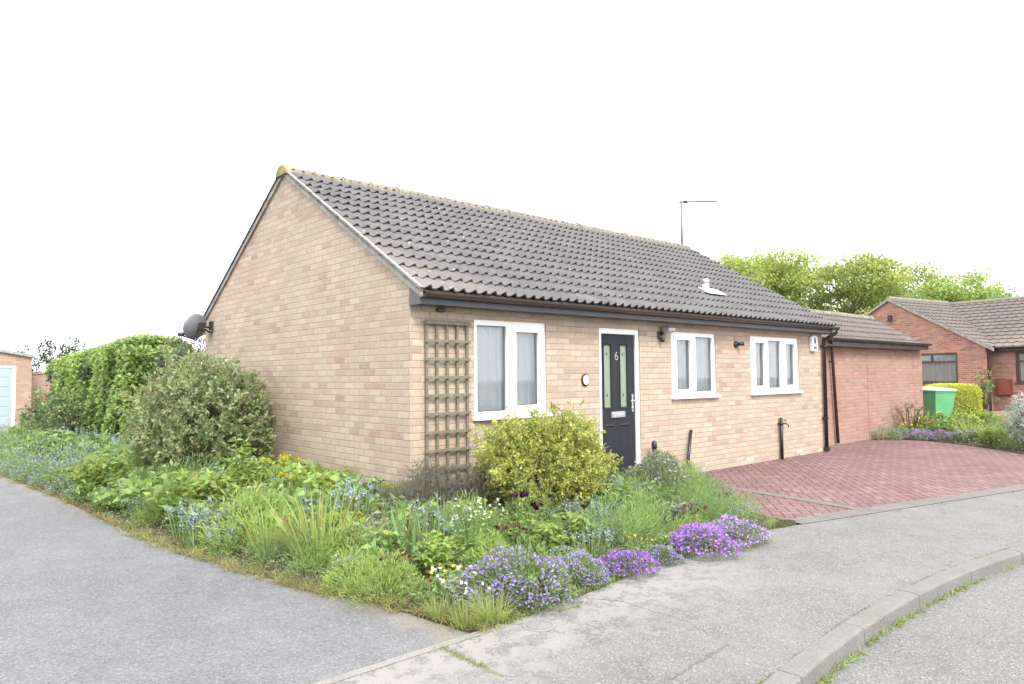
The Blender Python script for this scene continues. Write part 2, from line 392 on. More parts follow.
# ------------------------------------------------------------------ sheets of ground
def sheet(name, poly, z, mat, kind='structure', sub=0):
    bm = bmesh.new(); f = bm.faces.new([bm.verts.new((x, y, z)) for x, y in poly])
    bmesh.ops.recalc_face_normals(bm, faces=bm.faces)
    if f.normal.z < 0: f.normal_flip()
    bmesh.ops.triangulate(bm, faces=bm.faces)
    me = bpy.data.meshes.new(name); bm.to_mesh(me); bm.free(); me.materials.append(mat)
    o = bpy.data.objects.new(name, me); COL.objects.link(o)
    if kind: o['kind'] = kind
    return o
def kerb_y(x):
    d = x-.8
    if d > 6: return -4.27-.037*36-.444*(d-6)
    if d < -3: return -4.27-.037*9-.222*(-d-3)
    return -4.27-.037*d*d
KX = list(np.arange(-14, 30.1, .25))
sheet('ground', [(-250, -150), (250, -150), (250, 300), (-250, 300)], -.125, M['grass'])
sheet('road', [(-30, -30), (40, -30)] + [(x, kerb_y(x)-.05) for x in KX[::-1]], -.086, M['road'])
land = [(x, kerb_y(x)-.01) for x in KX] + [(30, 60), (-14, 60)]
sheet('verge_ground', land, -.006, M['soil'])
sheet('alley', [(-14, -2.97), (-1.52, -2.9), (-1.62, -2.1), (-1.84, -1.4), (-2.07, -.05), (-2.24, 1.4), (-2.34, 4.2), (-2.58, 7.6), (-2.2, 16), (-1.6, 22), (-1.3, 40), (-14, 40)], 0.0, M['alley'])
sheet('footpath', [(x, kerb_y(x)+.0) for x in KX] + [(30, -10), (10.4, -4.75), (6.6, -3.74), (2.70, -2.80), (2.3, -2.70), (1.2, -2.80), (.3, -2.76), (-.57, -2.86), (-1.15, -2.90), (-1.5, -2.955), (-14, -3.03)], .004, M['path'])
sheet('edging_strip', [(-1.28, -2.90), (-1.30, -2.96), (-14, -3.05), (-14, -2.97)], .0065, M['edging'])
sheet('driveway', [(2.70, -2.70), (6.6, -3.62), (10.4, -4.62), (10.9, -3.1), (11.13, -2.74), (11.8, -2.2), (12.45, -1.3), (12.85, -.58), (12.72, -.05), (12.33, .38), (9.34, .38), (9.34, 0), (4.8, 0), (4.1, -1.05), (2.92, -2.15)], .005, M['paving'])
def band(pts, w, z):
    mb = MB(); P = [Vector((x, y, 0)) for x, y in pts]
    for a, b in zip(P, P[1:]):
        n = (b-a).normalized().cross(Vector((0, 0, 1)))*w
        mb.add([(a.x, a.y, z), (b.x, b.y, z), (b.x-n.x, b.y-n.y, z), (a.x-n.x, a.y-n.y, z)], [(0, 1, 2, 3)])
    return mb
mb = band([(2.70, -2.81), (6.6, -3.745), (10.4, -4.75)], .24, .0095)
mb.add([(4.16, -1.06, .0098), (4.30, -1.16, .0098), (3.95, -2.92, .0098), (3.80, -2.88, .0098)], [(0, 1, 2, 3)])
tag(mb.build('paving_border', M['soldier'], fix=False), kind='structure')

# kerb: individual stones
for k, (xa, xb) in enumerate([(-5.3+.915*i, -5.3+.915*(i+1)) for i in range(0, 17)]):
    xa += .004; xb -= .004; m_ = 5
    prof = [(0, -.12), (0, .009), (-.105, .009), (-.118, -.004), (-.122, -.12)]
    xs = np.linspace(xa, xb, m_); vs = []; fs = []
    for x in xs:
        dy = (kerb_y(x+.01)-kerb_y(x-.01))/.02; nl = math.hypot(1, dy)
        for (o_, z) in prof: vs.append((x+dy*(-o_)/nl, kerb_y(x)+o_/nl, z + .003*math.sin(k*3.1)))
    n = len(prof)
    for i in range(m_-1):
        for j in range(n-1): fs.append((i*n+j, i*n+j+1, (i+1)*n+j+1, (i+1)*n+j))
    fs += [tuple(range(n)), tuple((m_-1)*n+j for j in range(n))[::-1]]
    o = MB().add(vs, fs).build('kerb', M['kerb'], bevel=.004); o['kind'] = 'structure'

# stopcock cover
t = empty('inspection_cover', (-1.15, -3.08, .004), 0, 'small round pale inspection cover set in the footpath at the bed corner', 'manhole cover')
MB().lathe([(.075, 0), (.075, .006), (.066, .008)], n=28).build('lid', M['cover'], t)
MB().lathe([(.10, -.002), (.10, .004), (.080, .005), (.079, .002)], n=28).build('surround', M['edging'], t)

# ------------------------------------------------------------------ walls
def wall_grid(u0, u1, z0, z1, holes, P, depth, inward):
    """rectangular wall with rectangular holes and reveals; P(u, z, d) -> point"""
    us = sorted({u0, u1, *[h[0] for h in holes], *[h[1] for h in holes]}); zs = sorted({z0, z1, *[h[2] for h in holes], *[h[3] for h in holes]})
    mb = MB()
    for a, b in zip(us, us[1:]):
        for c, d in zip(zs, zs[1:]):
            cu, cz = (a+b)/2, (c+d)/2
            if any(h[0] < cu < h[1] and h[2] < cz < h[3] for h in holes): continue
            mb.add([P(a, c, 0), P(b, c, 0), P(b, d, 0), P(a, d, 0)], [(0, 1, 2, 3)])
    for (a, b, c, d) in holes:
        for q in ([(a, c), (b, c)], [(b, c), (b, d)], [(b, d), (a, d)], [(a, d), (a, c)]):
            (p, r), (s, t_) = q
            mb.add([P(p, r, 0), P(s, t_, 0), P(s, t_, depth), P(p, r, depth)], [(3, 2, 1, 0)])
    return mb

W1 = (.848, 1.973, 1.03, 2.123); W2 = (4.525, 5.69, 1.16, 2.112); W3 = (6.73, 8.405, 1.165, 2.118); DR = (2.945, 3.79, .02, 2.11)
house = empty('brick_bungalow', (0, 0, 0), 0, 'buff brick bungalow with dark tiled gable roof in the centre of the photo', 'house')
L_, Wd, SL = 9.34, 6.10, .5965
mb = wall_grid(0, L_, -.1, 2.40, [W1, W2, W3, DR], lambda u, z, d: (u, d, z), .10, 1)
ap = 4.257
mb.add([(0, 0, -.1), (0, 0, 2.438), (0, Wd/2, ap), (0, Wd, 2.438), (0, Wd, -.1)], [(0, 1, 2, 3, 4)])
mb.add([(L_, 0, -.1), (L_, 0, 2.438), (L_, Wd/2, ap), (L_, Wd, 2.438), (L_, Wd, -.1)], [(4, 3, 2, 1, 0)])
q = wall_grid(0, L_, -.1, 2.4, [(.6, 3.0, .2, 2.15), (3.6, 5.6, .9, 2.15), (6.2, 8.6, .2, 2.15)], lambda u, z, d: (u, Wd-d, z), .1, 1); mb.add(q.v, [f[::-1] for f in q.f])  # unseen rear openings added to let light in behind the net curtains
mb.add([(0, 0, 2.40), (L_, 0, 2.40), (L_, 0, 2.438), (0, 0, 2.438)], [(0, 1, 2, 3)])
mb.build('wall', M['buff'], house, fix=False)
# pale unseen floor and ceiling, added to bounce light onto the net curtains
MB().add([(.02, .11, .02), (9.3, .11, .02), (9.3, 6.0, .02), (.02, 6.0, .02)], [(0, 1, 2, 3)]).build('floor_inside', M['inside'], house, fix=False)
MB().add([(.02, .11, 2.38), (9.3, .11, 2.38), (9.3, 6.0, 2.38), (.02, 6.0, 2.38)], [(0, 1, 2, 3)]).build('ceiling', M['inside'], house, fix=False)

def roof_slope(x0, x1, E, U, name, mat, parent, slope, gauge=.285, period=.145, S_=3.9, flip=False):
    """profiled interlocking tiles: E = (y, z) of the eave line, running up towards +y (or -y when flip)"""
    ca, sa = math.cos(slope), math.sin(slope); rows = int(math.ceil(S_/gauge))
    shape = [(0, 0), (.25, 0), (.42, .25), (.56, .7), (.68, 1), (.80, .95), (.92, .35)]
    us = []; ks = []
    u = x0; 
    while u < x1:
        for s, k in shape:
            if u+s*period < x1: us.append(u+s*period); ks.append(k)
        u += period
    us.append(x1); ks.append(0); us = np.array(us); ks = np.array(ks); n = len(us)
    V = []; F = []; rr = np.random.default_rng(3); sg = -1 if flip else 1
    def put(s, h):
        for a, b in zip(us, h): V.append((a, E[0]+sg*(s*ca-b*sa), E[1]+s*sa+b*ca))
    for r in range(rows):
        s0 = r*gauge; s1 = min((r+1)*gauge+.03, S_+.0)
        if s1 <= s0+.02: break
        jit = np.repeat(rr.normal(0, .0022, n//14+2), 14)[:n]; cs = np.repeat(rr.normal(0, .004, n//14+2), 14)[:n]
        b = len(V)
        for a_, bb in zip(us, zip(jit+.021+.040*ks, cs)):
            V.append((a_, E[0]+sg*((s0+bb[1])*ca-bb[0]*sa), E[1]+(s0+bb[1])*sa+bb[0]*ca))
        put(s1, .002+.020*ks)
        for a_, bb in zip(us, zip(jit+.021-.016+.040*ks, cs)):
            V.append((a_, E[0]+sg*((s0+.002+bb[1])*ca-bb[0]*sa), E[1]+(s0+.002+bb[1])*sa+bb[0]*ca))
        put(s0+.10, -.014+.020*ks)
        for i in range(n-1):
            F.append((b+i, b+i+1, b+n+i+1, b+n+i)); F.append((b+2*n+i, b+2*n+i+1, b+i+1, b+i)); F.append((b+3*n+i, b+3*n+i+1, b+2*n+i+1, b+2*n+i))
    # felt/underside
    b = len(V)
    for x in (x0, x1):
        V.append((x, E[0]+sg*.01, E[1]-.012)); V.append((x, E[0]+sg*S_*ca, E[1]+S_*sa-.012))
    F.append((b, b+1, b+3, b+2))
    mb = MB(); mb.v = V; mb.f = F
    return mb.build(name, mat, parent, fix=False)

sl = math.atan(SL); ey = -.255; ez = 2.438+SL*ey+.078; Sl = (Wd/2-ey)/math.cos(sl)
roof_slope(-.045, 9.42, (ey, ez), None, 'roof_tiles', M['tile'], house, sl, S_=Sl)
roof_slope(-.045, 9.42, (Wd-ey, ez), None, 'roof_tiles', M['tile'], house, sl, S_=Sl, flip=True)

def ridge(x0, x1, y, z, name, mat, parent, r=.115, seg=.45):
    mb = MB(); n = 9; x = x0; rr = np.random.default_rng(5)
    while x < x1-.05:
        xe = min(x+seg, x1); dz = rr.normal(0, .004)
        rings = []
        for xx, rad in ((x, r+.008), (x+.06, r+.008), (x+.065, r), (xe-.004, r)):
            rings.append([(xx, y+rad*1.12*math.cos(math.pi*k/(n-1)), z+dz+rad*.95*math.sin(math.pi*k/(n-1))-.03) for k in range(n)])
        vs = [p for q in rings for p in q]
        fs = [(i*n+k, (i+1)*n+k, (i+1)*n+k+1, i*n+k+1) for i in range(3) for k in range(n-1)]
        fs += [tuple(range(n)), tuple(range(3*n, 4*n))[::-1]]
        mb.add(vs, fs); x = xe
    return mb.build(name, mat, parent, fix=True)
ridge(-.06, 9.43, Wd/2, ap+.018, 'ridge_tiles', M['ridge'], house, r=.142)

def bargeboard(x0, x1, w, zoff, parent, mat, hi=.082, lo=-.005, E0=-.235, name='bargeboard'):
    for sg in (0, 1):
        Y = lambda y: y if sg == 0 else Wd-y
        z = lambda y: 2.438+SL*y
        a, b = E0, Wd/2
        MB().prism([(Y(a), z(a)+lo), (Y(b), z(b)+lo), (Y(b), z(b)+hi), (Y(a), z(a)+hi)], x0, x1, 0).build(name, mat, parent)
bargeboard(-.030, -.001, .03, 0, house, M['verge'])
bargeboard(L_+.001, L_+.05, .03, 0, house, M['verge'])
# mortar bed under the verge tiles
for sg in (0, 1):
    Y = (lambda y: y) if sg == 0 else (lambda y: Wd-y)
    MB().prism([(Y(-.245), 2.438-SL*.245+.083), (Y(Wd/2), ap+.083), (Y(Wd/2), ap+.105), (Y(-.245), 2.438-SL*.245+.105)], -.041, -.004, 0).build('verge_mortar', M['verge'], house)
# soffit boxes, fascia, gutter
for sg in (0, 1):
    Y = (lambda y: y) if sg == 0 else (lambda y: Wd-y)
    a, b = sorted((Y(-.20), Y(-.180)))
    MB().box(.0, L_+.04, a, b, 2.225, 2.345).build('fascia', M['fascia'], house, bevel=.003)
    a, b = sorted((Y(-.179), Y(-.002)))
    MB().box(.02, L_+.03, a, b, 2.232, 2.243).build('soffit', M['fascia'], house)
    for xa, xb in ((-.012, .0), (L_+.04, L_+.052)):
        MB().prism([(Y(-.2), 2.224), (Y(-.003), 2.224), (Y(-.003), 2.43), (Y(-.2), 2.318)], xa, xb-.001, 0).build('soffit_end', M['fascia'], house)
    mb = MB(); n = 9; gc = (Y(-.262), 2.345)
    for r_, in ((.052,),):
        out = [(gc[0]+r_*math.cos(math.pi+math.pi*k/(n-1)), gc[1]+r_*math.sin(math.pi+math.pi*k/(n-1))*1.05) for k in range(n)]
        inn = [(gc[0]+(r_-.004)*math.cos(math.pi+math.pi*k/(n-1)), gc[1]+(r_-.004)*math.sin(math.pi+math.pi*k/(n-1))*1.05) for k in range(n)][::-1]
        x = .0; xe = L_+.09
        mb.prism(out+inn, x, xe, 0)
        for xc in (.02, 1.95, 3.9, 5.85, 7.8, L_+.06):
            o2 = [(gc[0]+(r_+.006)*math.cos(math.pi+math.pi*k/(n-1)), gc[1]+.004+(r_+.006)*math.sin(math.pi+math.pi*k/(n-1))*1.05) for k in range(n)]
            i2 = [(gc[0]+(r_+.001)*math.cos(math.pi+math.pi*k/(n-1)), gc[1]+.004+(r_+.001)*math.sin(math.pi+math.pi*k/(n-1))*1.05) for k in range(n)][::-1]
            mb.prism(o2+i2, xc-.03, xc+.03, 0)
    mb.build('gutter', M['gutter'], house)
# downpipe (front, far end)
px = 9.30
dp = MB().tube([(px+.10, -.262, 2.31), (px+.10, -.262, 2.25), (px+.06, -.21, 2.20), (px+.02, -.08, 2.13), (px, -.055, 2.08), (px, -.055, .06)], .034, 12)
dp.build('downpipe', M['pipe'], house, smooth=True)
for z in (.62, 1.98): MB().box(px-.05, px+.05, -.052, -.001, z, z+.03).box(px-.042, px+.042, -.094, -.0521, z, z+.03).build('pipe_bracket', M['pipe'], house)
MB().box(px-.042, px+.042, -.098, -.02, .02, .10).build('pipe_shoe', M['pipe'], house)

def curtain(x0, x1, z0, z1, y, parent, mat, waves, name='net_curtain', band=True):
    n = int((x1-x0)/.008); vs = []; fs = []; rr = np.random.default_rng(int(x0*100)); ph = np.cumsum(rr.uniform(.6, 1.4, n))*2*math.pi*waves/n
    zs = [z0, z0+.02, z0+.14, z0+.15, z0+.16, z0+.17, (z0+z1)/2, z1]
    for zi, z in enumerate(zs):
        am = .021*(1.15-.5*(z-z0)/(z1-z0))
        for i in range(n+1):
            p = ph[min(i, n-1)]
            off = (-.006 if band and zi in (3, 4) else 0)
            zz = z if zi else z0+.012*math.sin(p*1.0)
            vs.append((x0+(x1-x0)*i/n, y+am*math.sin(p)+.006*math.sin(p*2.3+z*2)+off, zz))
    for k in range(len(zs)-1):
        for i in range(n): fs.append((k*(n+1)+i, k*(n+1)+i+1, (k+1)*(n+1)+i+1, (k+1)*(n+1)+i))
    return MB().add(vs, fs).build(name, mat, parent, smooth=True, fix=False)

def window(W, panes, parent, lab=None, frame_mat='upvc', net='net', sill=True, fy=.022, bar=.052, waves=7):
    """panes: (x0, x1, z0, z1, sash) glass openings, sash = thicker opening casement"""
    x0, x1, z0, z1 = W
    us = sorted({x0, x1, *[p[0] for p in panes], *[p[1] for p in panes]}); 
    mb = MB()
    # frame as a grid of bars around the glass openings
    mb2 = wall_grid(x0, x1, z0, z1, [p[:4] for p in panes], lambda u, z, d: (u, fy+d, z), .045, 1)
    fr = mb2.build('window', M[frame_mat], parent, fix=False)
    if lab: fr['label'] = lab
    for p in panes:
        gz = fy+.030
        if p[4]:
            e = .052; q = wall_grid(p[0]-e, p[1]+e, p[2]-e, p[3]+e, [(p[0]+.004, p[1]-.004, p[2]+.004, p[3]-.004)], lambda u, z, d: (u, fy-.014+d, z), .04, 1)
            a, b, c, d = p[0]-e, p[1]+e, p[2]-e, p[3]+e; f0, f1 = fy-.014, fy-.0005
            q.add([(a, f0, c), (b, f0, c), (b, f1, c), (a, f1, c), (a, f0, d), (b, f0, d), (b, f1, d), (a, f1, d)], [(0, 3, 2, 1), (4, 5, 6, 7), (0, 4, 7, 3), (1, 2, 6, 5)])
            q.build('sash', M[frame_mat], fr, fix=False)
        MB().add([(p[0]-.004, gz, p[2]-.004), (p[1]+.004, gz, p[2]-.004), (p[1]+.004, gz, p[3]+.004), (p[0]-.004, gz, p[3]+.004)], [(0, 1, 2, 3)]).build('pane', M['glass'], fr, fix=False)
        MB().add([(p[0], gz-.0015, p[2]), (p[1], gz-.0015, p[2]), (p[1], gz-.0015, p[3]), (p[0], gz-.0015, p[3]),
                  (p[0]+.008, gz-.0015, p[2]+.008), (p[1]-.008, gz-.0015, p[2]+.008), (p[1]-.008, gz-.0015, p[3]-.008), (p[0]+.008, gz-.0015, p[3]-.008)],
                 [(0, 1, 5, 4), (1, 2, 6, 5), (2, 3, 7, 6), (3, 0, 4, 7)]).build('gasket', M['dark'], fr, fix=False)
    if net: curtain(x0-.05, x1+.12, z0-.03, z1-.03, .115, fr, M[net], waves)
    if sill:
        MB().prism([(-.055, z0-.035), (.03, z0-.035), (.03, z0+.004), (-.03, z0+.002), (-.055, z0-.012)], x0-.03, x1+.05, 0).build('sill', M[frame_mat], fr, bevel=.003)
    return fr
window(W1, [(.905, 1.345, 1.085, 2.06, 0), (1.485, 1.86, 1.135, 2.005, 1)], house, 'larger white window beside the trellis', waves=9)
window(W2, [(4.665, 5.03, 1.26, 2.0, 1), (5.175, 5.615, 1.225, 2.05, 0)], house, 'white two-pane window right of the door', waves=9)
window(W3, [(6.90, 7.21, 1.275, 2.01, 1), (7.355, 7.77, 1.235, 2.05, 0), (7.93, 8.27, 1.275, 2.01, 1)], house, 'white three-pane window at the drive end', waves=13)

# front door
dx0, dx1 = DR[0], DR[1]
d = MB()
d.box(dx0, dx0+.062, .02, .085, .02, 2.11); d.box(dx1-.068, dx1, .02, .085, .02, 2.11); d.box(dx0+.0625, dx1-.0685, .0205, .085, 2.035, 2.11); d.box(dx0+.0625, dx1-.0685, .0, .085, .0, .035)
dframe = d.build('door_frame', M['upvc'], house, bevel=.004)
lx0, lx1 = dx0+.066, dx1-.072
holes = [(3.085, 3.225, 1.055, 1.885), (3.42, 3.56, 1.055, 1.885)]
mb = wall_grid(lx0, lx1, .036, 2.031, holes, lambda u, z, d_: (u, .045+d_, z), .03, 1)
door = mb.build('door', M['door'], house, fix=False)
for (a, b, c, d_) in holes:
    g = MB(); g.box(a, b, .062, .066, c, d_); go = g.build('glazing', M['frost'], door)
    for zz in (c+.16, d_-.18+.06):
        cx = (a+b)/2; MB().prism([(cx-.018, zz), (cx, zz-.026), (cx+.018, zz), (cx, zz+.026)], .0585, .0615, 1).build('diamond', M['fascia'], door)
    MB().add([(a-.02, .038, c-.02), (b+.02, .038, c-.02), (b+.02, .038, d_+.02), (a-.02, .038, d_+.02), (a, .044, c), (b, .044, c), (b, .044, d_), (a, .044, d_), (a-.02, .0445, c-.02), (b+.02, .0445, c-.02), (b+.02, .0445, d_+.02), (a-.02, .0445, d_+.02)],
             [(0, 1, 5, 4), (1, 2, 6, 5), (2, 3, 7, 6), (3, 0, 4, 7), (0, 8, 9, 1), (1, 9, 10, 2), (2, 10, 11, 3), (3, 11, 8, 0)]).build('moulding', M['door'], door)
for a, b in ((3.075, 3.28), (3.385, 3.60)):   # lower raised panels
    MB().add([(a, .0445, .2), (b, .0445, .2), (b, .0445, .83), (a, .0445, .83), (a+.02, .034, .22), (b-.02, .034, .22), (b-.02, .034, .81), (a+.02, .034, .81), (a+.035, .043, .235), (b-.035, .043, .235), (b-.035, .043, .795), (a+.035, .043, .795)],
             [(0, 1, 5, 4), (1, 2, 6, 5), (2, 3, 7, 6), (3, 0, 4, 7), (4, 5, 9, 8), (5, 6, 10, 9), (6, 7, 11, 10), (7, 4, 8, 11), (8, 9, 10, 11)]).build('panel', M['door'], door)
lb = MB(); lb.box(3.21, 3.495, .032, .0445, .915, .995); lb.box(3.235, 3.47, .026, .0315, .930, .972); lb.build('letterbox', M['chrome'], door, bevel=.003)
hd = MB(); hd.box(3.635, 3.668, .030, .0445, .98, 1.22); hd.tube([(3.652, .03, 1.13), (3.652, .0, 1.13), (3.57, -.005, 1.13)], .009, 8); hd.lathe([(.012, .02), (.012, .031)], (3.652, 0, 1.03), 'y', 12)
hd.build('handle', M['chrome'], door)
txt = bpy.data.curves.new('house_number', 'FONT'); txt.body = '6'; txt.size = .17; txt.extrude = .002; txt.offset = -.004; txt.align_x = 'CENTER'; txt.align_y = 'CENTER'
to = bpy.data.objects.new('tmp', txt); COL.objects.link(to)
bpy.context.view_layer.update()
me = bpy.data.meshes.new_from_object(to); bpy.data.objects.remove(to)
no = bpy.data.objects.new('house_number', me); me.materials.clear(); me.materials.append(M['chrome']); COL.objects.link(no)
no.parent = door; no.location = (3.335, .040, 1.735); no.rotation_euler = (R(90), 0, 0)
MB().box(dx0-.02, dx1+.02, -.05, .02, -.03, .03).build('doorstep', M['edging'], house)

# small fittings on the front wall ------------------------------------
mb = MB(); mb.box(.4, .47, -.012, -.001, 2.19, 2.215)
t = empty('house_plaque', (2.655, -.001, 1.425), 0, 'small oval cream name plaque with dark rim beside the front door', 'house sign')
o = MB().lathe([(.068, 0), (.068, -.016), (.060, -.022)], axis='y', n=32).build('rim', M['bronze'], t); o.scale = (1, 1, 1.18)
o = MB().lathe([(.053, -.018), (.053, -.025)], axis='y', n=32).build('face', M['cream'], t); o.scale = (1, 1, 1.18)
for i, (sx, sz) in enumerate(((-.012, .012), (.014, -.004), (-.004, -.022))):
    pass
t = empty('security_light', (4.24, -.001, 2.07), 0, 'grey security floodlight with dark sensor right of the front door', 'wall light')
mb = MB(); mb.box(-.045, .045, -.03, 0, -.075, .03); mb.build('base', M['dark'], t, bevel=.008)
mb = MB(); mb.tube([(0, -.03, -.02), (.03, -.09, .03), (.07, -.13, .05)], .014, 8); mb.build('arm', M['dark'], t, smooth=True)
mb = MB(); mb.prism([(-.17, .075), (-.05, .11), (-.04, .03), (-.09, .0), (-.165, .03)], -.0, .16, 0); mb.build('lamp_head', M['galv'], t, bevel=.006)
mb = MB(); mb.lathe([(.015, 0), (.034, -.015), (.034, -.05), (.015, -.065)], (0, -.055, -.06), 'z', 14); mb.build('sensor', M['dark'], t, smooth=True)
t = empty('motion_sensor', (6.27, -.001, 1.96), 0, 'black motion sensor on the wall between the two right-hand windows', 'sensor')
MB().lathe([(.055, 0), (.055, -.02), (.035, -.035)], axis='y', n=20).build('base', M['dark'], t, smooth=True)
mb = MB(); mb.tube([(0, -.03, 0), (.03, -.06, .008), (.075, -.10, .01)], [.022, .03, .034], 12); mb.build('sensor_head', M['dark'], t, smooth=True)
t = empty('alarm_box', (8.92, -.001, 2.03), 0, 'white burglar alarm box with blue strip high on the wall by the downpipe', 'alarm box')
MB().prism([(-.10, -.14), (.10, -.14), (.115, .12), (.07, .155), (-.07, .155), (-.115, .12)], -.065, 0, 1).build('case', M['whitepaint'], t, bevel=.012)
MB().prism([(-.045, .06), (0, .13), (.045, .06), (.03, .0), (-.03, .0)], -.069, -.0655, 1).build('badge', M['blue'], t)
MB().box(-.06, .06, -.069, -.0655, -.095, -.05).build('strobe', M['blue'], t)
t = empty('vent_pipe_stub', (7.60, -.05, 0), 0, 'short black upright pipe on the wall under the right-hand window', 'pipe')
MB().tube([(0, 0, 0), (0, 0, .72)], .028, 10).build('pipe', M['dark'], t, smooth=True)
MB().box(-.035, .035, -.035, .049, .60, .63).build('clip', M['dark'], t)
t = empty('garden_tap', (7.74, -.001, .61), 0, 'small brass garden tap with loop beside the short black pipe', 'tap')
MB().tube([(0, 0, 0), (0, -.07, .0), (.03, -.09, -.02), (.03, -.09, -.06)], .011, 8).build('spout', M['bronze'], t, smooth=True)
MB().tube([(.0, -.05, .0), (0, -.05, .05), (.03, -.05, .06), (-.03, -.05, .06)], .007, 8).build('handle', M['bronze'], t)
o = MB().tube([(4.66, -.12, .0), (4.93, -.035, .66)], [.024, .022], 10).build('leaning_pole', M['dark'], smooth=True)
tag(o, 'dark pole leaning on the wall where the driveway meets the bed', 'pole')
t = empty('boot_post', (3.92, -.12, 0), 0, 'short black post with rounded top right of the front door', 'post')
MB().tube([(0, 0, 0), (0, 0, .48)], .032, 12).build('post', M['dark'], t, smooth=True)
MB().lathe([(.036, 0), (.040, .03), (.034, .085), (.018, .105)], (0, 0, .47), 'z', 14).build('cap', M['dark'], t, smooth=True)
for x, lab in ((6.62, 'pale air brick low in the wall left of the short black pipe'), (8.33, 'pale air brick low in the wall right of the short black pipe')):
    mb = MB(); mb.box(x-.1, x+.1, -.004, -.0, .055, .12)
    for i in range(7):
        for j in range(2): mb.box(x-.08+i*.024, x-.068+i*.024, -.0055, -.0041, .065+j*.026, .079+j*.026)
    mb.build('air_brick', M['airbrick'], house)['label'] = lab
MB().box(.33, .43, -.04, -.001, 2.175, 2.215).build('junction_box', M['dark'], house, bevel=.005)

# trellis ----------------------------------------------------------------
t = empty('wooden_trellis', (.17, -.035, .30), 0, 'tall weathered mossy wooden trellis fixed to the front wall left of the window', 'trellis')
w_, h_ = .575, 1.775
for i in range(5):
    x = .0+i*(w_-.035)/4
    MB().box(x, x+.032, -.003, .016, 0, h_-.004).build('upright', M['wood'], t, bevel=.003)
for j in range(10):
    z = .02+j*(h_-.04)/9.0
    sx = .03 if j == 9 else 0
    MB().box(-.012, w_+.012, -.021, -.0032, z-.017, z+.017+ (0.012 if j == 9 else 0)).build('slat', M['wood'], t, bevel=.003)

# roof vent --------------------------------------------------------------
def roofz(y): return ez+(y-ey)*SL
vy = .55; vx = 6.30
t = empty('roof_vent', (vx, vy, roofz(vy)+.03), 0, 'small white vent pipe with pale flashing low on the front roof slope', 'vent pipe')
MB().tube([(0, 0, -.06), (0, 0, .21)], .055, 16).build('pipe', M['whitepaint'], t, smooth=True)
MB().lathe([(.057, .13), (.060, .14), (.060, .20), (.045, .215)], n=16).build('cowl', M['galv'], t, smooth=True)
fl = MB().box(-.14, .40, -.13, .10, -.006, .006).build('flashing', M['lead'], t, bevel=.004); fl.rotation_euler = (sl, 0, 0); fl.location = (0, -.03, .02)

# tv aerial ----------------------------------------------------------------
t = empty('tv_aerial', (9.27, Wd/2, 4.22), 0, 'thin television aerial on a mast at the far end of the roof ridge', 'aerial')
MB().tube([(0, 0, 0), (.0, 0, 1.15)], .026, 8).build('mast', M['darkgalv'], t, smooth=True)
ba = Vector((.745, -.667, .012)); bp = Vector((.667, .745, 0))
MB().tube([tuple(Vector((0, 0, 1.12))-ba*.06), tuple(Vector((0, 0, 1.12))+ba*.80)], .020, 6).build('boom', M['darkgalv'], t)
for i in range(9):
    c_ = Vector((0, 0, 1.132))+ba*(.10+i*.083); MB().tube([tuple(c_-bp*.11), tuple(c_+bp*.11)], .006, 5).build('element', M['galv'], t)
MB().box(.03, .11, -.09, -.03, 1.09, 1.15).build('dipole_box', M['dark'], t)

# satellite dish -------------------------------------------------------------
t = empty('satellite_dish', (-.02, 5.78, 2.33), 0, 'grey satellite dish on a bracket at the rear corner of the gable wall', 'satellite dish')
mb = MB(); mb.box(-.02, .018, -.05, .05, -.09, .09); mb.tube([(-.01, 0, 0), (-.12, 0, -.01), (-.17, .02, 0)], .020, 8); mb.tube([(-.01, -.08, -.08), (-.13, 0, -.02)], .010, 6); mb.tube([(-.01, .08, -.08), (-.13, 0, -.02)], .010, 6)
mb.build('bracket', M['dark'], t)
dv = Vector((-.40, .88, .26)).normalized(); up = Vector((0, 0, 1)); sx = dv.cross(up).normalized(); sz = sx.cross(dv)
dc = Vector((-.20, .03, -.01)); vs = []; fs = []; nr, nk = 7, 28
for side in (0, 1):
    for i in range(nr+1):
        r = i/nr
        for k in range(nk):
            a = 2*math.pi*k/nk; vs.append(tuple(dc+sx*(-.23*r*math.cos(a))+sz*(.215*r*math.sin(a))+dv*(.07*r*r-.012*side)))
for side in (0, 1):
    b = side*(nr+1)*nk
    fs += [(b+i*nk+k, b+i*nk+(k+1) % nk, b+(i+1)*nk+(k+1) % nk, b+(i+1)*nk+k) for i in range(nr) for k in range(nk)]
b = (nr+1)*nk; fs += [(nr*nk+k, nr*nk+(k+1) % nk, b+nr*nk+(k+1) % nk, b+nr*nk+k) for k in range(nk)]
MB().add(vs, fs).build('dish', M['dishgrey'], t, smooth=True)
arm = dc-sz*.21; tip = dc+dv*.33-sz*.20-sx*.06
MB().tube([tuple(dc), tuple(arm-dv*.03), tuple(tip)], .013, 8).build('feed_arm', M['dark'], t)
MB().tube([tuple(tip-dv*.02+sz*.01), tuple(tip+sz*.02-dv*.12)], [.035, .028], 12).build('receiver', M['dark'], t)
MB().box(-.20, -.10, -.02, .09, -.06, .07).build('mount', M['dark'], t, bevel=.01)

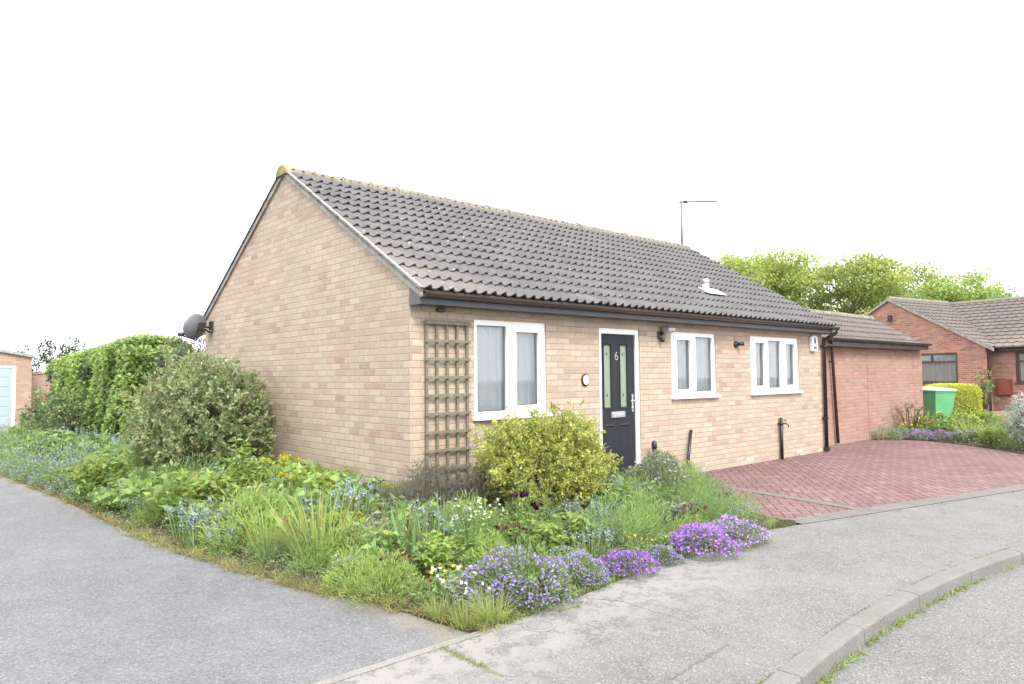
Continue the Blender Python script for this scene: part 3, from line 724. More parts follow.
# ------------------------------------------------------------------ garage block behind
gar = empty('pink_brick_garage', (9.34, .38, 0), 0, 'pink brick garage with tiled roof joined to the far end of the bungalow', 'garage')
GX = 15.70-9.34; gslope = math.atan((3.07-2.21)/(1.18))*0+R(30.5)
yr = 1.18; gz = 2.12
mb = MB()
rz = gz+math.tan(gslope)*yr
mb.add([(0.001, 0, -.1), (GX, 0, -.1), (GX, 0, gz), (.001, 0, gz)], [(0, 1, 2, 3)])
mb.add([(GX, 0, -.1), (GX, 2*yr, -.1), (GX, 2*yr, gz), (GX, yr, rz), (GX, 0, gz)], [(0, 1, 2, 3, 4)])
mb.add([(0, 2*yr, -.1), (GX, 2*yr, -.1), (GX, 2*yr, gz), (0, 2*yr, gz)], [(3, 2, 1, 0)])
mb.build('wall', M['pinkbrick'], gar, fix=False)
go_ = .20
ge_ = (-go_, gz-math.tan(gslope)*go_+.10)
S2 = (yr+go_)/math.cos(gslope)
for fl_ in (False, True):
    roof_slope(.12, GX-.12, (ge_[0] if not fl_ else 2*yr+go_, ge_[1]), None, 'roof_tiles', M['tile2'], gar, gslope, S_=S2, flip=fl_)
ridge(.12, GX-.12, yr, rz+.09, 'ridge_tiles', M['ridge'], gar)
MB().box(.09, GX-.13, -go_+.01, -go_+.03, 2.03, 2.17).build('fascia', M['gutter'], gar)
MB().box(.09, GX-.13, -go_+.031, -.002, 2.085, 2.095).build('soffit', M['gutter'], gar)
gg = [(-go_-.045+.05*math.cos(math.pi+math.pi*k/8), 2.19+.05*math.sin(math.pi+math.pi*k/8)) for k in range(9)]
gi = [(-go_-.045+.045*math.cos(math.pi+math.pi*k/8), 2.19+.045*math.sin(math.pi+math.pi*k/8)) for k in range(9)][::-1]
MB().prism(gg+gi, .09, GX-.10, 0).build('gutter', M['gutter'], gar)
MB().prism([(-go_, 2.06), (yr, rz+.02), (yr, rz+.10), (-go_, 2.14)], GX-.115, GX-.09, 0).build('bargeboard', M['gutter'], gar)
MB().prism([(2*yr+go_, 2.06), (yr, rz+.02), (yr, rz+.10), (2*yr+go_, 2.14)], GX-.115, GX-.09, 0).build('bargeboard', M['gutter'], gar)
MB().tube([(.72, -.245, 2.15), (.75, -.23, 2.12), (1.05, -.10, 2.02), (1.12, -.07, 1.94), (1.30, -.06, .05)], .032, 10).build('downpipe', M['gutter'], gar, smooth=True)
mb = MB(); mb.box(1.10, 1.18, -.05, -.001, 1.70, 1.73); mb.build('pipe_bracket', M['gutter'], gar)
mb = MB(); mb.box(2.998, 3.006, -.0025, -.0005, -.05, 2.03); mb.build('movement_joint', M['gutter'], gar)

# ------------------------------------------------------------------ neighbouring red brick house
na = R(11); nb = empty('red_brick_bungalow', (25.88, 1.633, 0), 0, 'red brick bungalow with brown windows beyond the garage at right', 'house')
nb.rotation_euler = (0, 0, -na)      # local +y runs along the gable plane, local +x away from us
HW, NE, NR = 3.54, 2.40, 4.38
nw = (.98, 2.88, 1.06, 2.20); nw2 = (-2.8, -.76, 1.06, 2.18)
mb = wall_grid(0, 2*HW, -.1, NE, [nw], lambda u, z, d: (d, u, z), .1, 1)
mb.add([(0, 0, NE), (0, 2*HW, NE), (0, HW, NR)], [(0, 1, 2)])
mb.add([(0, 0, -.1), (0, 0, NE), (.45, 0, NE), (.45, 0, -.1)], [(0, 1, 2, 3)])
q = wall_grid(-9, 0, -.1, NE, [nw2], lambda u, z, d: (.45+d, u, z), .1, 1); mb.add(q.v, q.f)
mb.add([(0, 2*HW, -.1), (0, 2*HW, NE), (9, 2*HW, NE), (9, 2*HW, -.1)], [(3, 2, 1, 0)])
mb.build('wall', M['redbrick'], nb, fix=False)
MB().add([(1.2, -9, 0), (1.2, 2*HW, 0), (1.2, 2*HW, 2.35), (1.2, -9, 2.35)], [(0, 1, 2, 3)]).build('interior', M['inside'], nb, fix=False)
def ywin(W, cols, parent, label, top):
    y0, y1, z0, z1 = W; mb = MB(); b = .07
    def bar(a, b_, c, d): mb.box(.02+bo, .075+bo, a, b_, c, d)
    bo = 0 if y0 > 0 else .45
    bar(y0, y1, z0, z0+b); bar(y0, y1, z1-b, z1); bar(y0, y0+b, z0+b, z1-b); bar(y1-b, y1, z0+b, z1-b)
    zt = z1-top
    bar(y0+b, y1-b, zt-.03, zt+.03)
    for c in cols:
        bar(c-.03, c+.03, zt+.03, z1-b)
    fr = mb.build('window', M['brownframe'], parent); fr['label'] = label
    MB().add([(.05+bo, y0+b, z0+b), (.05+bo, y1-b, z0+b), (.05+bo, y1-b, z1-b), (.05+bo, y0+b, z1-b)], [(0, 3, 2, 1)]).build('pane', M['glass'], fr, fix=False)
    n = 80; vs = []; fs = []
    for z in (z0+.05, z1-.05):
        for i in range(n+1): vs.append((.12+bo+.03*math.sin(i*.9), y0+.03+(y1-y0-.06)*i/n, z))
    fs = [(i, i+1, n+1+i+1, n+1+i) for i in range(n)]
    MB().add(vs, fs).build('net_curtain', M['net2'], fr, smooth=True, fix=False)
    MB().box(-.02+bo, .02+bo, y0-.05, y1+.05, z0-.04, z0-.001).build('sill', M['brownframe'], fr)
ywin(nw, [1.93], nb, 'wide brown framed window in the gable', .33)
ywin(nw2, [-1.78], nb, 'brown framed window at the photo edge', .33)
nsl = math.atan((NR-NE)/HW)
def rslope_y(name, pts, mat, parent, udir, gauge=.33, period=.30):
    """tiled slope over a quad/triangle polygon: rows of real lapped strips clipped to it"""
    P = [Vector(p) for p in pts]; n = (P[1]-P[0]).cross(P[-1]-P[0]).normalized()
    if n.z < 0: n = -n
    u = Vector(udir).normalized(); s = n.cross(u).normalized()
    if s.z < 0: s = -s
    o = P[0]; uv = [((p-o).dot(u), (p-o).dot(s)) for p in P]
    umin = min(a for a, b in uv); umax = max(a for a, b in uv); smin = min(b for a, b in uv); smax = max(b for a, b in uv)
    bm = bmesh.new(); k = 0; r = smin
    prof = [(0, 0), (.12, .55), (.25, .95), (.38, .55), (.5, 0), (.62, .0), (.88, 0)]
    while r < smax:
        us = []; a = umin
        while a < umax:
            for q_, h in prof: us.append((a+q_*period, h))
            a += period
        us = [x_ for x_ in us if x_[0] <= umax]
        lo = [bm.verts.new(o+u*x_+s*r+n*(.030+.035*h)) for x_, h in us]; hi = [bm.verts.new(o+u*x_+s*(r+gauge+.02)+n*(.002+.02*h)) for x_, h in us]
        lip = [bm.verts.new(o+u*x_+s*(r+.002)+n*(.008+.03*h)) for x_, h in us]
        for i in range(len(us)-1):
            bm.faces.new((lo[i], lo[i+1], hi[i+1], hi[i])); bm.faces.new((lip[i], lip[i+1], lo[i+1], lo[i]))
        r += gauge
    c = sum(P, Vector())/len(P)
    for i in range(len(P)):
        a, b = P[i], P[(i+1) % len(P)]; e = (b-a).cross(n).normalized()
        if e.dot(c-a) > 0: e = -e
        bmesh.ops.bisect_plane(bm, geom=bm.verts[:]+bm.edges[:]+bm.faces[:], plane_co=a, plane_no=e, clear_outer=True)
    me = bpy.data.meshes.new(name); bm.to_mesh(me); bm.free(); me.materials.append(mat)
    ob = bpy.data.objects.new(name, me); COL.objects.link(ob); ob.parent = parent
    return ob
oz = .10; ov = -.06
MRx = 4.3; MRz = 4.40      # main ridge position
# near-side wing slope (faces -y): from gable to the valley
eO = -.25; eZ = NE-math.tan(nsl)*.25+oz
rslope_y('roof_tiles', [(ov, eO, eZ), (ov, HW, NR+oz), (MRx, HW, NR+oz), (.2, eO, eZ)], M['tile3'], nb, (1, 0, 0))
rslope_y('roof_tiles', [(ov, 2*HW+.25, eZ), (8, 2*HW+.25, eZ), (8, HW, NR+oz), (ov, HW, NR+oz)], M['tile3'], nb, (1, 0, 0))
msl = math.atan((MRz-oz-NE)/(MRx-.45))
rslope_y('roof_tiles', [(.2, -9, eZ), (.2, eO, eZ), (MRx, HW, MRz), (MRx, -9, MRz)], M['tile3'], nb, (0, 1, 0))
rslope_y('roof_tiles', [(2*MRx-.2, -9, eZ), (MRx, -9, MRz), (MRx, HW, MRz), (2*MRx-.2, 2*HW, eZ)], M['tile3'], nb, (0, 1, 0))
MB().tube([(ov, HW, NR+.09), (MRx, HW, NR+.09)], .10, 10).build('ridge_tiles', M['ridge'], nb)
MB().tube([(MRx, -9, MRz+.0), (MRx, HW, MRz)], .10, 10).build('ridge_tiles', M['ridge'], nb)
for sg in (0, 1):
    Y = (lambda y: y) if sg == 0 else (lambda y: 2*HW-y)
    MB().prism([(Y(-.3), NE-math.tan(nsl)*.3-.02), (Y(HW), NR-.0), (Y(HW), NR+.10), (Y(-.3), NE-math.tan(nsl)*.3+.10)], -.09, -.03, 0).build('bargeboard', M['verge'], nb)
MB().box(.20, .23, -9, -.27, 2.22, 2.36).build('fascia', M['gutter'], nb)
MB().tube([(.14, -9, 2.34), (.14, -.2, 2.34)], .055, 10).build('gutter', M['gutter'], nb)
MB().box(.231, .45, -9, -.02, 2.225, 2.235).build('soffit', M['gutter'], nb)
MB().tube([(.12, -.20, 2.30), (.10, -.10, 2.15), (.10, -.06, 2.05), (.10, -.06, .05)], .036, 8).build('downpipe', M['pipe'], nb)
t = empty('meter_box', (0, 0, 0), 0, 'dark red meter box on the red brick wall beside the downpipe', 'meter box')
t.location = Matrix.Rotation(-na, 4, 'Z') @ Vector((.45, -.38, .62)) + Vector((25.88, 1.633, 0)); t.rotation_euler = (0, 0, -na)
MB().box(-.10, 0, -.24, .22, 0, .60).build('box', M['meter'], t, bevel=.01)
MB().box(-.115, -.101, -.21, .19, .03, .57).build('door', M['meter'], t, bevel=.004)
MB().box(-.12, -.02, HW-.12, HW+.02, 3.55, 3.80).build('flue', M['dark'], nb, bevel=.01)
MB().tube([(-.05, HW+1.15, 3.38), (-.05, HW+.7, 3.40)], .03, 6).build('cable_clip', M['dark'], nb)

# ------------------------------------------------------------------ far left garage and wall
lg = empty('flat_roofed_garage', (-.28, 21.5, 0), 0, 'brown brick garage with pale blue up-and-over door at the far left', 'garage')
mb = wall_grid(-4.2, 0, -.1, 2.18, [(-3.1, -.42, 0, 1.98)], lambda u, z, d: (u, d, z), .12, 1)
mb.add([(-4.2, 0, 2.18), (0, 0, 2.18), (0, 0, 2.22), (-4.2, 0, 3.05)], [(0, 1, 2, 3)])
mb.add([(0, 0, -.1), (0, 5, -.1), (0, 5, 2.2), (0, 0, 2.2)], [(0, 1, 2, 3)])
mb.build('wall', M['garagebrick'], lg, fix=False)
MB().prism([(-4.3, 3.07), (.08, 2.21), (.08, 2.30), (-4.3, 3.17)], -.08, 5.1, 1).build('roof', M['verge'], lg)
mb = MB(); mb.box(-3.1, -3.0, .03, .09, 0, 1.98); mb.box(-.52, -.42, .03, .09, 0, 1.98); mb.box(-3.0, -.52, .03, .09, 1.90, 1.98)
mb.build('door_frame', M['upvc'], lg)
gd = MB()
gd.box(-2.995, -.525, .055, .08, .01, 1.895)
for i in range(6): gd.box(-2.93, -.59, .045, .0548, .05+i*.31, .31+i*.31)
gd.build('garage_door', M['garagedoor'], lg, bevel=.006)
o = MB().box(-.0, 7, 0, .22, -.1, 1.70).box(-.03, 7.03, -.03, .25, 1.701, 1.76).build('garden_wall', M['garagebrick'])
o.location = (-.02, 23.5, 0); tag(o, 'buff brick garden wall with coping between the far left garage and the hedge', 'wall')
sheet('garage_apron', [(-5, 16.5), (-1.9, 15.5), (-.9, 15.9), (-.3, 21.45), (-5, 21.45)], .006, M['edging'])

# ------------------------------------------------------------------ wheelie bin
t = empty('wheelie_bin', (16.55, .38, 0), R(-30), 'green wheelie bin with pale lid standing beyond the garage corner', 'bin')
mb = MB(); a, b, c, d = .19, .29, .22, .33
zz = [(.10, .20, .21), (.95, .27, .32), (.955, .285, .335), (1.0, .285, .335)]
vs = []; fs = []
for z, wx, wy in zz: vs += [(-wx, -wy, z), (wx, -wy, z), (wx, wy, z), (-wx, wy, z)]
for i in range(3): fs += [(i*4+k, i*4+(k+1) % 4, i*4+4+(k+1) % 4, i*4+4+k) for k in range(4)]
fs += [(3, 2, 1, 0), (12, 13, 14, 15)]
MB().add(vs, fs).build('body', M['bin'], t, bevel=.015)
vs = [(-.30, -.36, 1.002), (.30, -.36, 1.002), (.30, .36, 1.002), (-.30, .36, 1.002), (-.29, -.35, 1.03), (.29, -.35, 1.03), (.29, .35, 1.05), (-.29, .35, 1.05), (-.20, -.22, 1.06), (.20, -.22, 1.06), (.20, .25, 1.09), (-.20, .25, 1.09)]
fs = [(3, 2, 1, 0)] + [(i*4+k, i*4+(k+1) % 4, i*4+4+(k+1) % 4, i*4+4+k) for i in range(2) for k in range(4)] + [(8, 9, 10, 11)]
MB().add(vs, fs).build('lid', M['binlid'], t, bevel=.012)
MB().tube([(-.22, .40, 1.0), (.22, .40, 1.0)], .016, 8).build('handle', M['bin'], t)
for s_ in (-1, 1):
    MB().lathe([(.05, -.03), (.10, -.025), (.10, .025), (.05, .03)], (s_*.25, .22, .10), 'x', 18).build('wheel', M['rubber'], t)
t.scale = (1.12, 1.12, 1.0)

# ================================================================== PLANTS
class PB:
    """numpy builder of leaves/blades: quads with a per-vertex tint"""
    def __init__(s, seed=0): s.V = []; s.F = []; s.C = []; s.n = 0; s.r = np.random.default_rng(seed)
    def quads(s, Q, col):
        """Q (k,4,3) col (k,3)"""
        k = len(Q); s.V.append(Q.reshape(-1, 3)); s.F.append(np.arange(k*4).reshape(-1, 4)+s.n); s.C.append(np.repeat(col, 4, axis=0)); s.n += k*4
    def leaves(s, P, D, L, W, col, fold=.15, nrm=None):
        k = len(P); D = D/np.linalg.norm(D, axis=1, keepdims=True)
        if nrm is None: nrm = s.r.normal(size=(k, 3))+np.array([0, 0, .8])
        T = np.cross(D, nrm); T /= np.linalg.norm(T, axis=1, keepdims=True)+1e-9; Nn = np.cross(T, D)
        L = np.broadcast_to(L, (k,))[:, None]; W = np.broadcast_to(W, (k,))[:, None]
        Q = np.stack([P, P+D*L*.5+T*W*.5+Nn*L*fold*.5, P+D*L-Nn*L*fold, P+D*L*.5-T*W*.5+Nn*L*fold*.5], axis=1)
        s.quads(Q, col)
    def blades(s, P, D, L, W, bend, col, segs=5, tipcol=None):
        """arching strips: D initial direction (k,3), bend = droop"""
        k = len(P); D = D/np.linalg.norm(D, axis=1, keepdims=True); H = D.copy(); H[:, 2] = 0
        T = np.stack([-D[:, 1], D[:, 0], np.zeros(k)], 1)+s.r.normal(size=(k, 3))*.25; T /= np.linalg.norm(T, axis=1, keepdims=True)
        L = np.broadcast_to(L, (k,)); W = np.broadcast_to(W, (k,)); bend = np.broadcast_to(bend, (k,))
        pts = []; p = P.copy(); d = D.copy()
        for i in range(segs+1):
            pts.append(p.copy()); d = d+np.stack([H[:, 0]*.3, H[:, 1]*.3, -np.ones(k)], 1)*(bend/segs)[:, None]*(i+1)/segs*1.6
            d /= np.linalg.norm(d, axis=1, keepdims=True); p = p+d*(L/segs)[:, None]
        for i in range(segs):
            w0 = W*(1-(i/segs)**1.6)*.5+.0005; w1 = W*(1-((i+1)/segs)**1.6)*.5+.0005
            Q = np.stack([pts[i]-T*w0[:, None], pts[i]+T*w0[:, None], pts[i+1]+T*w1[:, None], pts[i+1]-T*w1[:, None]], 1)
            c = col if tipcol is None else col*(1-(i+.5)/segs)+tipcol*((i+.5)/segs)
            s.quads(Q, c)
        return pts[-1]
    def tube_lines(s, A, B, w, col):
        """thin crossed quads from A to B (k,3)"""
        d = B-A; t = np.cross(d, s.r.normal(size=d.shape)); t /= np.linalg.norm(t, axis=1, keepdims=True)+1e-9; t2 = np.cross(d, t); t2 /= np.linalg.norm(t2, axis=1, keepdims=True)+1e-9
        w = np.broadcast_to(w, (len(A),))[:, None]*.5
        for q in (t, t2): s.quads(np.stack([A-q*w, A+q*w, B+q*w*.6, B-q*w*.6], 1), col)
    def build(s, name, mat='leaf', parent=None, link=True):
        V = np.concatenate(s.V).astype(np.float32); F = np.concatenate(s.F).astype(np.int32); C = np.concatenate(s.C).astype(np.float32)
        me = bpy.data.meshes.new(name); me.vertices.add(len(V)); me.vertices.foreach_set('co', V.ravel())
        me.loops.add(F.size); me.loops.foreach_set('vertex_index', F.ravel()); me.polygons.add(len(F))
        me.polygons.foreach_set('loop_start', np.arange(len(F), dtype=np.int32)*4); me.update(calc_edges=True)
        a = me.color_attributes.new('tint', 'FLOAT_COLOR', 'POINT'); a.data.foreach_set('color', np.concatenate([np.clip(C, 0, 1), np.ones((len(C), 1), np.float32)], 1).ravel())
        me.materials.append(M[mat]); o = bpy.data.objects.new(name, me)
        COL.objects.link(o); o.parent = parent
        return o
def cols(r, k, palette, var=.18):
    pal = np.array(palette, float); c = pal[r.integers(0, len(pal), k)]
    return c*(1+r.normal(0, var, (k, 1)))*(1+r.normal(0, .05, (k, 3)))
def unit(r, k, up=0.0):
    v = r.normal(size=(k, 3)); v[:, 2] = np.abs(v[:, 2])*1.0+up if up >= 0 else v[:, 2]
    return v/np.linalg.norm(v, axis=1, keepdims=True)
def lump(d, seed, amp=.2):
    ph = np.random.default_rng(seed).uniform(0, 6.28, 12); f = np.zeros(len(d))
    for i in range(4): f += np.sin(d[:, 0]*(2.2+i*1.7)+ph[i])*np.sin(d[:, 1]*(2.5+i*1.5)+ph[i+4])*np.cos(d[:, 2]*(2+i*1.9)+ph[i+8])/(1+.5*i)
    return 1+amp*f

# palettes (leaf base colours)
LIME = [(.33,.41,.12),(.29,.39,.12),(.37,.42,.14)]; MID = [(.21,.32,.13),(.25,.37,.14),(.19,.28,.12),(.29,.38,.16)]
DEEP = [(.075,.125,.06),(.09,.155,.07),(.11,.165,.08)]; FRESH = [(.25,.36,.12),(.29,.40,.13),(.21,.32,.11)]
SILV = [(.29,.33,.29),(.34,.38,.34),(.24,.28,.25)]; SAGE = [(.23,.29,.19),(.20,.25,.17),(.27,.32,.23)]
STRAW = [(.36,.29,.16),(.31,.26,.14),(.27,.26,.12)]

def dome(pb, k, rx, ry, h, L, W, pal, seed, shell=.35, up=.3, amp=.15, var=.2, low=0.0):
    r = pb.r; d = unit(r, k); rad = lump(d, seed, amp)*(1-shell*r.random(k)**2.0)
    P = d*rad[:, None]*np.array([rx, ry, h]); P[:, 2] += low
    D = d+r.normal(0, .55, (k, 3))+np.array([0, 0, up])
    pb.leaves(P, D, L*r.uniform(.6, 1.3, k), W*r.uniform(.7, 1.2, k), cols(r, k, pal, var))
    return P

def P_leafy(seed, pal=MID, h=.30, r_=.2, L=.07, W=.035, k=420):
    pb = PB(seed); r = pb.r; ns = 16
    a = r.uniform(0, 6.28, ns); q = np.sqrt(r.random(ns))*r_
    B = np.stack([np.cos(a)*q*.4, np.sin(a)*q*.4, np.zeros(ns)], 1); T = np.stack([np.cos(a)*q, np.sin(a)*q, h*(1-.4*(q/r_)**2)*r.uniform(.75, 1.1, ns)], 1)
    pb.tube_lines(B, T, .006, cols(r, ns, MID)); i = r.integers(0, ns, k); t = r.uniform(.15, 1, k)[:, None]
    P = B[i]*(1-t)+T[i]*t; D = r.normal(size=(k, 3))*np.array([1, 1, .35])+np.array([0, 0, .15])
    pb.leaves(P, D, L*r.uniform(.6, 1.3, k), W*r.uniform(.7, 1.2, k), cols(r, k, pal), fold=.2)
    return pb
def P_strap(seed, n=70, L=.55, W=.022, spread=.55, pal=FRESH, tip=(.30,.28,.10), bend=.7, base=.10):
    pb = PB(seed); r = pb.r; a = r.uniform(0, 6.28, n); q = np.sqrt(r.random(n))*base
    P = np.stack([np.cos(a)*q, np.sin(a)*q, np.zeros(n)], 1); s = r.random(n)*spread
    D = np.stack([np.cos(a)*s, np.sin(a)*s, np.ones(n)], 1)
    c = cols(r, n, pal); tc = c.copy(); m_ = r.random(n) < .35; tc[m_] = np.array(tip)*r.uniform(.8, 1.2, (m_.sum(), 1))
    dead = r.random(n) < .08; c[dead] = np.array((.24, .16, .07)); tc[dead] = np.array((.3, .2, .09))
    pb.blades(P, D, L*r.uniform(.5, 1.1, n), W*r.uniform(.6, 1.2, n), bend*r.uniform(.2, 1.3, n), c, 6, tc)
    return pb
def P_fine(seed, k=1500, rx=.22, h=.28, L=.05, W=.004, pal=MID, up=.6):
    pb = PB(seed); dome(pb, k, rx, rx, h, L, W, pal, seed, shell=.7, up=up, amp=.22); return pb
def florets(pb, P, size, pal, petals=4):
    """small open flowers: crossed petals"""
    r = pb.r; k = len(P); nr = r.normal(size=(k, 3))*.6+np.array([0, -.15, 1.0]); nr /= np.linalg.norm(nr, axis=1, keepdims=True)
    t = np.cross(nr, r.normal(size=(k, 3))); t /= np.linalg.norm(t, axis=1, keepdims=True); b = np.cross(nr, t); c = cols(r, k, pal, .12)
    sz = size*r.uniform(.7, 1.2, k)
    for j in range(petals):
        a = 2*math.pi*j/petals; D = t*math.cos(a)+b*math.sin(a)+nr*.15
        pb.leaves(P, D, sz*.62, sz*.55, c, .05, nrm=nr)
PURPLE = [(.31,.17,.56),(.37,.21,.60),(.27,.15,.50),(.42,.28,.62)]; MAUVE = [(.42,.32,.60),(.38,.27,.56),(.48,.39,.62)]; VIVID = [(.27,.10,.52),(.33,.13,.57),(.23,.09,.46)]
BLUEF = [(.20,.25,.48),(.25,.31,.52),(.30,.36,.54)]; PALEB = [(.31,.37,.54),(.37,.43,.58)]

protos = {}
def proto(kind, parts, cat):
    """parts: list of (name, PB, mat). One part -> single mesh; several -> empty + children. Hidden away until copied."""
    if len(parts) == 1:
        o = parts[0][1].build(parts[0][0], parts[0][2]); root = o
    else:
        root = empty(kind); 
        for n, pb, m in parts:
            o_ = pb.build(n, m, root)
            if n == 'flowers': o_['kind'] = 'stuff'
    protos[kind] = [root, False, cat]
def place(kind, x, y, z=0.0, s=1.0, rz=None, label=None, group=None, sz=None):
    root, used, cat = protos[kind]
    if used:
        c = root.copy(); COL.objects.link(c)
        for ch in root.children:
            q_ = ch.copy(); COL.objects.link(q_); q_.parent = c
    else:
        c = root; protos[kind][1] = True
    c.location = (x, y, z); c.rotation_euler = (0, 0, rng.uniform(0, 6.28) if rz is None else rz); c.scale = (s, s, s*(sz or 1))
    for k_ in ('label', 'category', 'group'):
        if k_ in c: del c[k_]
    return tag(c, label, cat, group)

proto('leafy_plant', [('leafy_plant', P_leafy(1), 'leaf')], 'plant')
proto('bright_leafy_plant', [('bright_leafy_plant', P_leafy(2, FRESH+LIME, .34, .22, .06, .03, 500), 'leaf')], 'plant')
proto('broad_leaf_plant', [('broad_leaf_plant', P_leafy(3, MID+FRESH, .26, .22, .09, .055, 260), 'leaf')], 'plant')
proto('grey_leaf_plant', [('grey_leaf_plant', P_leafy(4, SAGE+SILV, .26, .18, .05, .018, 600), 'leaf')], 'plant')
proto('feathery_plant', [('feathery_plant', P_fine(5), 'leaf')], 'plant')
proto('lime_feathery_plant', [('lime_feathery_plant', P_fine(6, 1700, .22, .26, .045, .005, FRESH+LIME), 'leaf')], 'plant')
proto('grass_tuft', [('grass_tuft', P_strap(7, 150, .24, .005, 1.0, FRESH+LIME+STRAW[:1], (.34, .29, .13), .9, .08), 'leaf')], 'grass')
proto('strap_leaf_plant', [('strap_leaf_plant', P_strap(8, 125, .62, .028, .75, FRESH+LIME, (.40, .40, .17), 1.05, .14), 'leaf')], 'plant')
proto('iris_fan', [('iris_fan', P_strap(9, 46, .52, .034, .30, [(.19, .33, .14), (.23, .36, .16), (.17, .29, .13)], (.30, .30, .14), .35, .13), 'leaf')], 'plant')
proto('arching_silver_plant', [('arching_silver_plant', P_strap(10, 120, .48, .012, 1.0, SILV+SAGE, (.26, .30, .24), 1.3, .10), 'leaf')], 'plant')
def bluebell(seed, pal, k=26, h=.30):
    a = P_strap(seed, 55, .28, .012, .8, MID+DEEP, (.16, .22, .07), 1.0, .12); b = PB(seed+50); r = b.r
    an = r.uniform(0, 6.28, k); q = np.sqrt(r.random(k))*.16; B = np.stack([np.cos(an)*q, np.sin(an)*q, np.full(k, .02)], 1); T = B*np.array([1.5, 1.5, 1])+np.stack([0*q, 0*q, h*r.uniform(.7, 1.1, k)], 1)
    b.tube_lines(B, T, .004, cols(r, k, MID)); i = np.repeat(np.arange(k), 9); t = r.uniform(.62, 1.02, len(i))[:, None]
    florets(b, B[i]*(1-t)+T[i]*t+r.normal(0, .010, (len(i), 3)), .013, pal)
    return [('foliage', a, 'leaf'), ('flowers', b, 'petal')]
proto('bluebell_clump', bluebell(11, BLUEF+PALEB), 'flower')
def haze_flowers(seed, pal, fpal, k=420, rx=.24, h=.20, size=.014, n=900, lp=.035, lw=.010, patch=-9):
    a = PB(seed); P = dome(a, n, rx, rx, h, lp, lw, pal, seed, .5, .4, .2); b = PB(seed+60); r = b.r
    d = unit(r, k); rad = lump(d, seed, .2)*r.uniform(.98, 1.12, k); Q = d*rad[:, None]*np.array([rx, rx, h]); Q = Q[Q[:, 2] > h*.2]; fz = np.sin(Q[:, 0]*17+seed)*np.sin(Q[:, 1]*19+1)+.5*np.sin(Q[:, 0]*41)*np.sin(Q[:, 1]*37+2); Q = Q[fz > patch]
    florets(b, Q, size, fpal); return [('foliage', a, 'leaf'), ('flowers', b, 'petal')]
proto('forget_me_not', haze_flowers(12, SAGE+MID, PALEB+BLUEF, 420, size=.011), 'flower')
proto('aubrieta_mound', haze_flowers(13, SAGE+MID, PURPLE+MAUVE, 1900, .30, .20, .017, 2600, .022, .010), 'flower')
proto('vivid_aubrieta_mound', haze_flowers(14, MID+SAGE, VIVID+PURPLE[:2], 1700, .26, .19, .017, 1800, .022, .010), 'flower')
proto('loose_aubrieta', haze_flowers(15, SAGE+MID+FRESH, [(.31,.24,.56),(.28,.19,.53),(.36,.28,.58)], 2800, .30, .22, .014, 4500, .028, .010, patch=-.35), 'flower')
def euphorbia(seed, k=16, h=.5, r_=.2, head=(.42, .42, .05)):
    a = PB(seed); r = a.r; an = r.uniform(0, 6.28, k); q = np.sqrt(r.random(k))*r_
    B = np.stack([np.cos(an)*q*.4, np.sin(an)*q*.4, np.zeros(k)], 1); T = np.stack([np.cos(an)*q, np.sin(an)*q, h*r.uniform(.75, 1.08, k)], 1)
    a.tube_lines(B, T, .008, cols(r, k, MID)); i = np.repeat(np.arange(k), 46); t = r.uniform(.2, .97, len(i))[:, None]
    P = B[i]*(1-t)+T[i]*t; D = r.normal(size=P.shape)*np.array([1, 1, .3])+np.array([0, 0, .3]); a.leaves(P, D, .055, .014, cols(r, len(i), MID+SAGE+FRESH))
    out = [('foliage', a, 'leaf')]
    for q_ in range(k):
        b = PB(seed*100+q_); P = T[q_]+r.normal(0, .022, (34, 3))*np.array([1, 1, .7]); b.leaves(P, r.normal(size=P.shape)+np.array([0, 0, .9]), .022, .02, cols(r, 34, [head, tuple(x*.8 for x in head)])); out.append(('flower_head', b, 'petal'))
    return out
proto('euphorbia', euphorbia(16), 'plant')
proto('tall_leafy_plant', [('tall_leafy_plant', P_leafy(17, FRESH+LIME, .85, .22, .085, .038, 900), 'leaf')], 'plant')
def fennel(seed):
    a = PB(seed); r = a.r; k = 7000; d = unit(r, k); P = d*(lump(d, seed, .25)*r.random(k)**.45)[:, None]*np.array([.27, .27, .42])
    a.leaves(P, r.normal(size=(k, 3))+np.array([0, 0, .8]), .07*r.uniform(.5, 1.2, k), .0035, cols(r, k, [(.17, .15, .145), (.14, .125, .125), (.15, .17, .11), (.20, .18, .17)]))
    b = np.zeros((14, 3)); T = unit(r, 14)*np.array([.22, .22, .40]); a.tube_lines(b, T, .006, cols(r, 14, [(.13, .10, .10)])); return a
proto('bronze_fennel', [('bronze_fennel', fennel(18), 'leaf')], 'plant')
def spotty(seed, fpal, n=26, size=.034, h=.34, pal=MID, cluster=3):
    a = P_leafy(seed, pal, h*.8, .18, .045, .02, 420); b = PB(seed+80); r = b.r
    an = r.uniform(0, 6.28, n); q = np.sqrt(r.random(n))*.17; T = np.stack([np.cos(an)*q, np.sin(an)*q, h*r.uniform(.75, 1.15, n)], 1)
    a.tube_lines(T*np.array([.5, .5, .3]), T, .003, cols(r, n, MID)); out = [('foliage', a, 'leaf')]
    for q_ in range(n):
        b = PB(seed*100+q_); florets(b, T[q_]+r.normal(0, .008, (cluster, 3)), size, fpal, 5); out.append(('flower', b, 'petal'))
    return out
proto('dark_red_flower', spotty(19, [(.16, .02, .03), (.10, .012, .03)], 22, .026, .26, MID, 2), 'flower')
proto('white_flower', spotty(20, [(.60, .60, .57)], 18, .026, .24, SAGE+SILV, 2), 'flower')
proto('cream_flower', spotty(21, [(.52, .52, .34), (.54, .53, .42)], 20, .022, .46, FRESH, 2), 'flower')
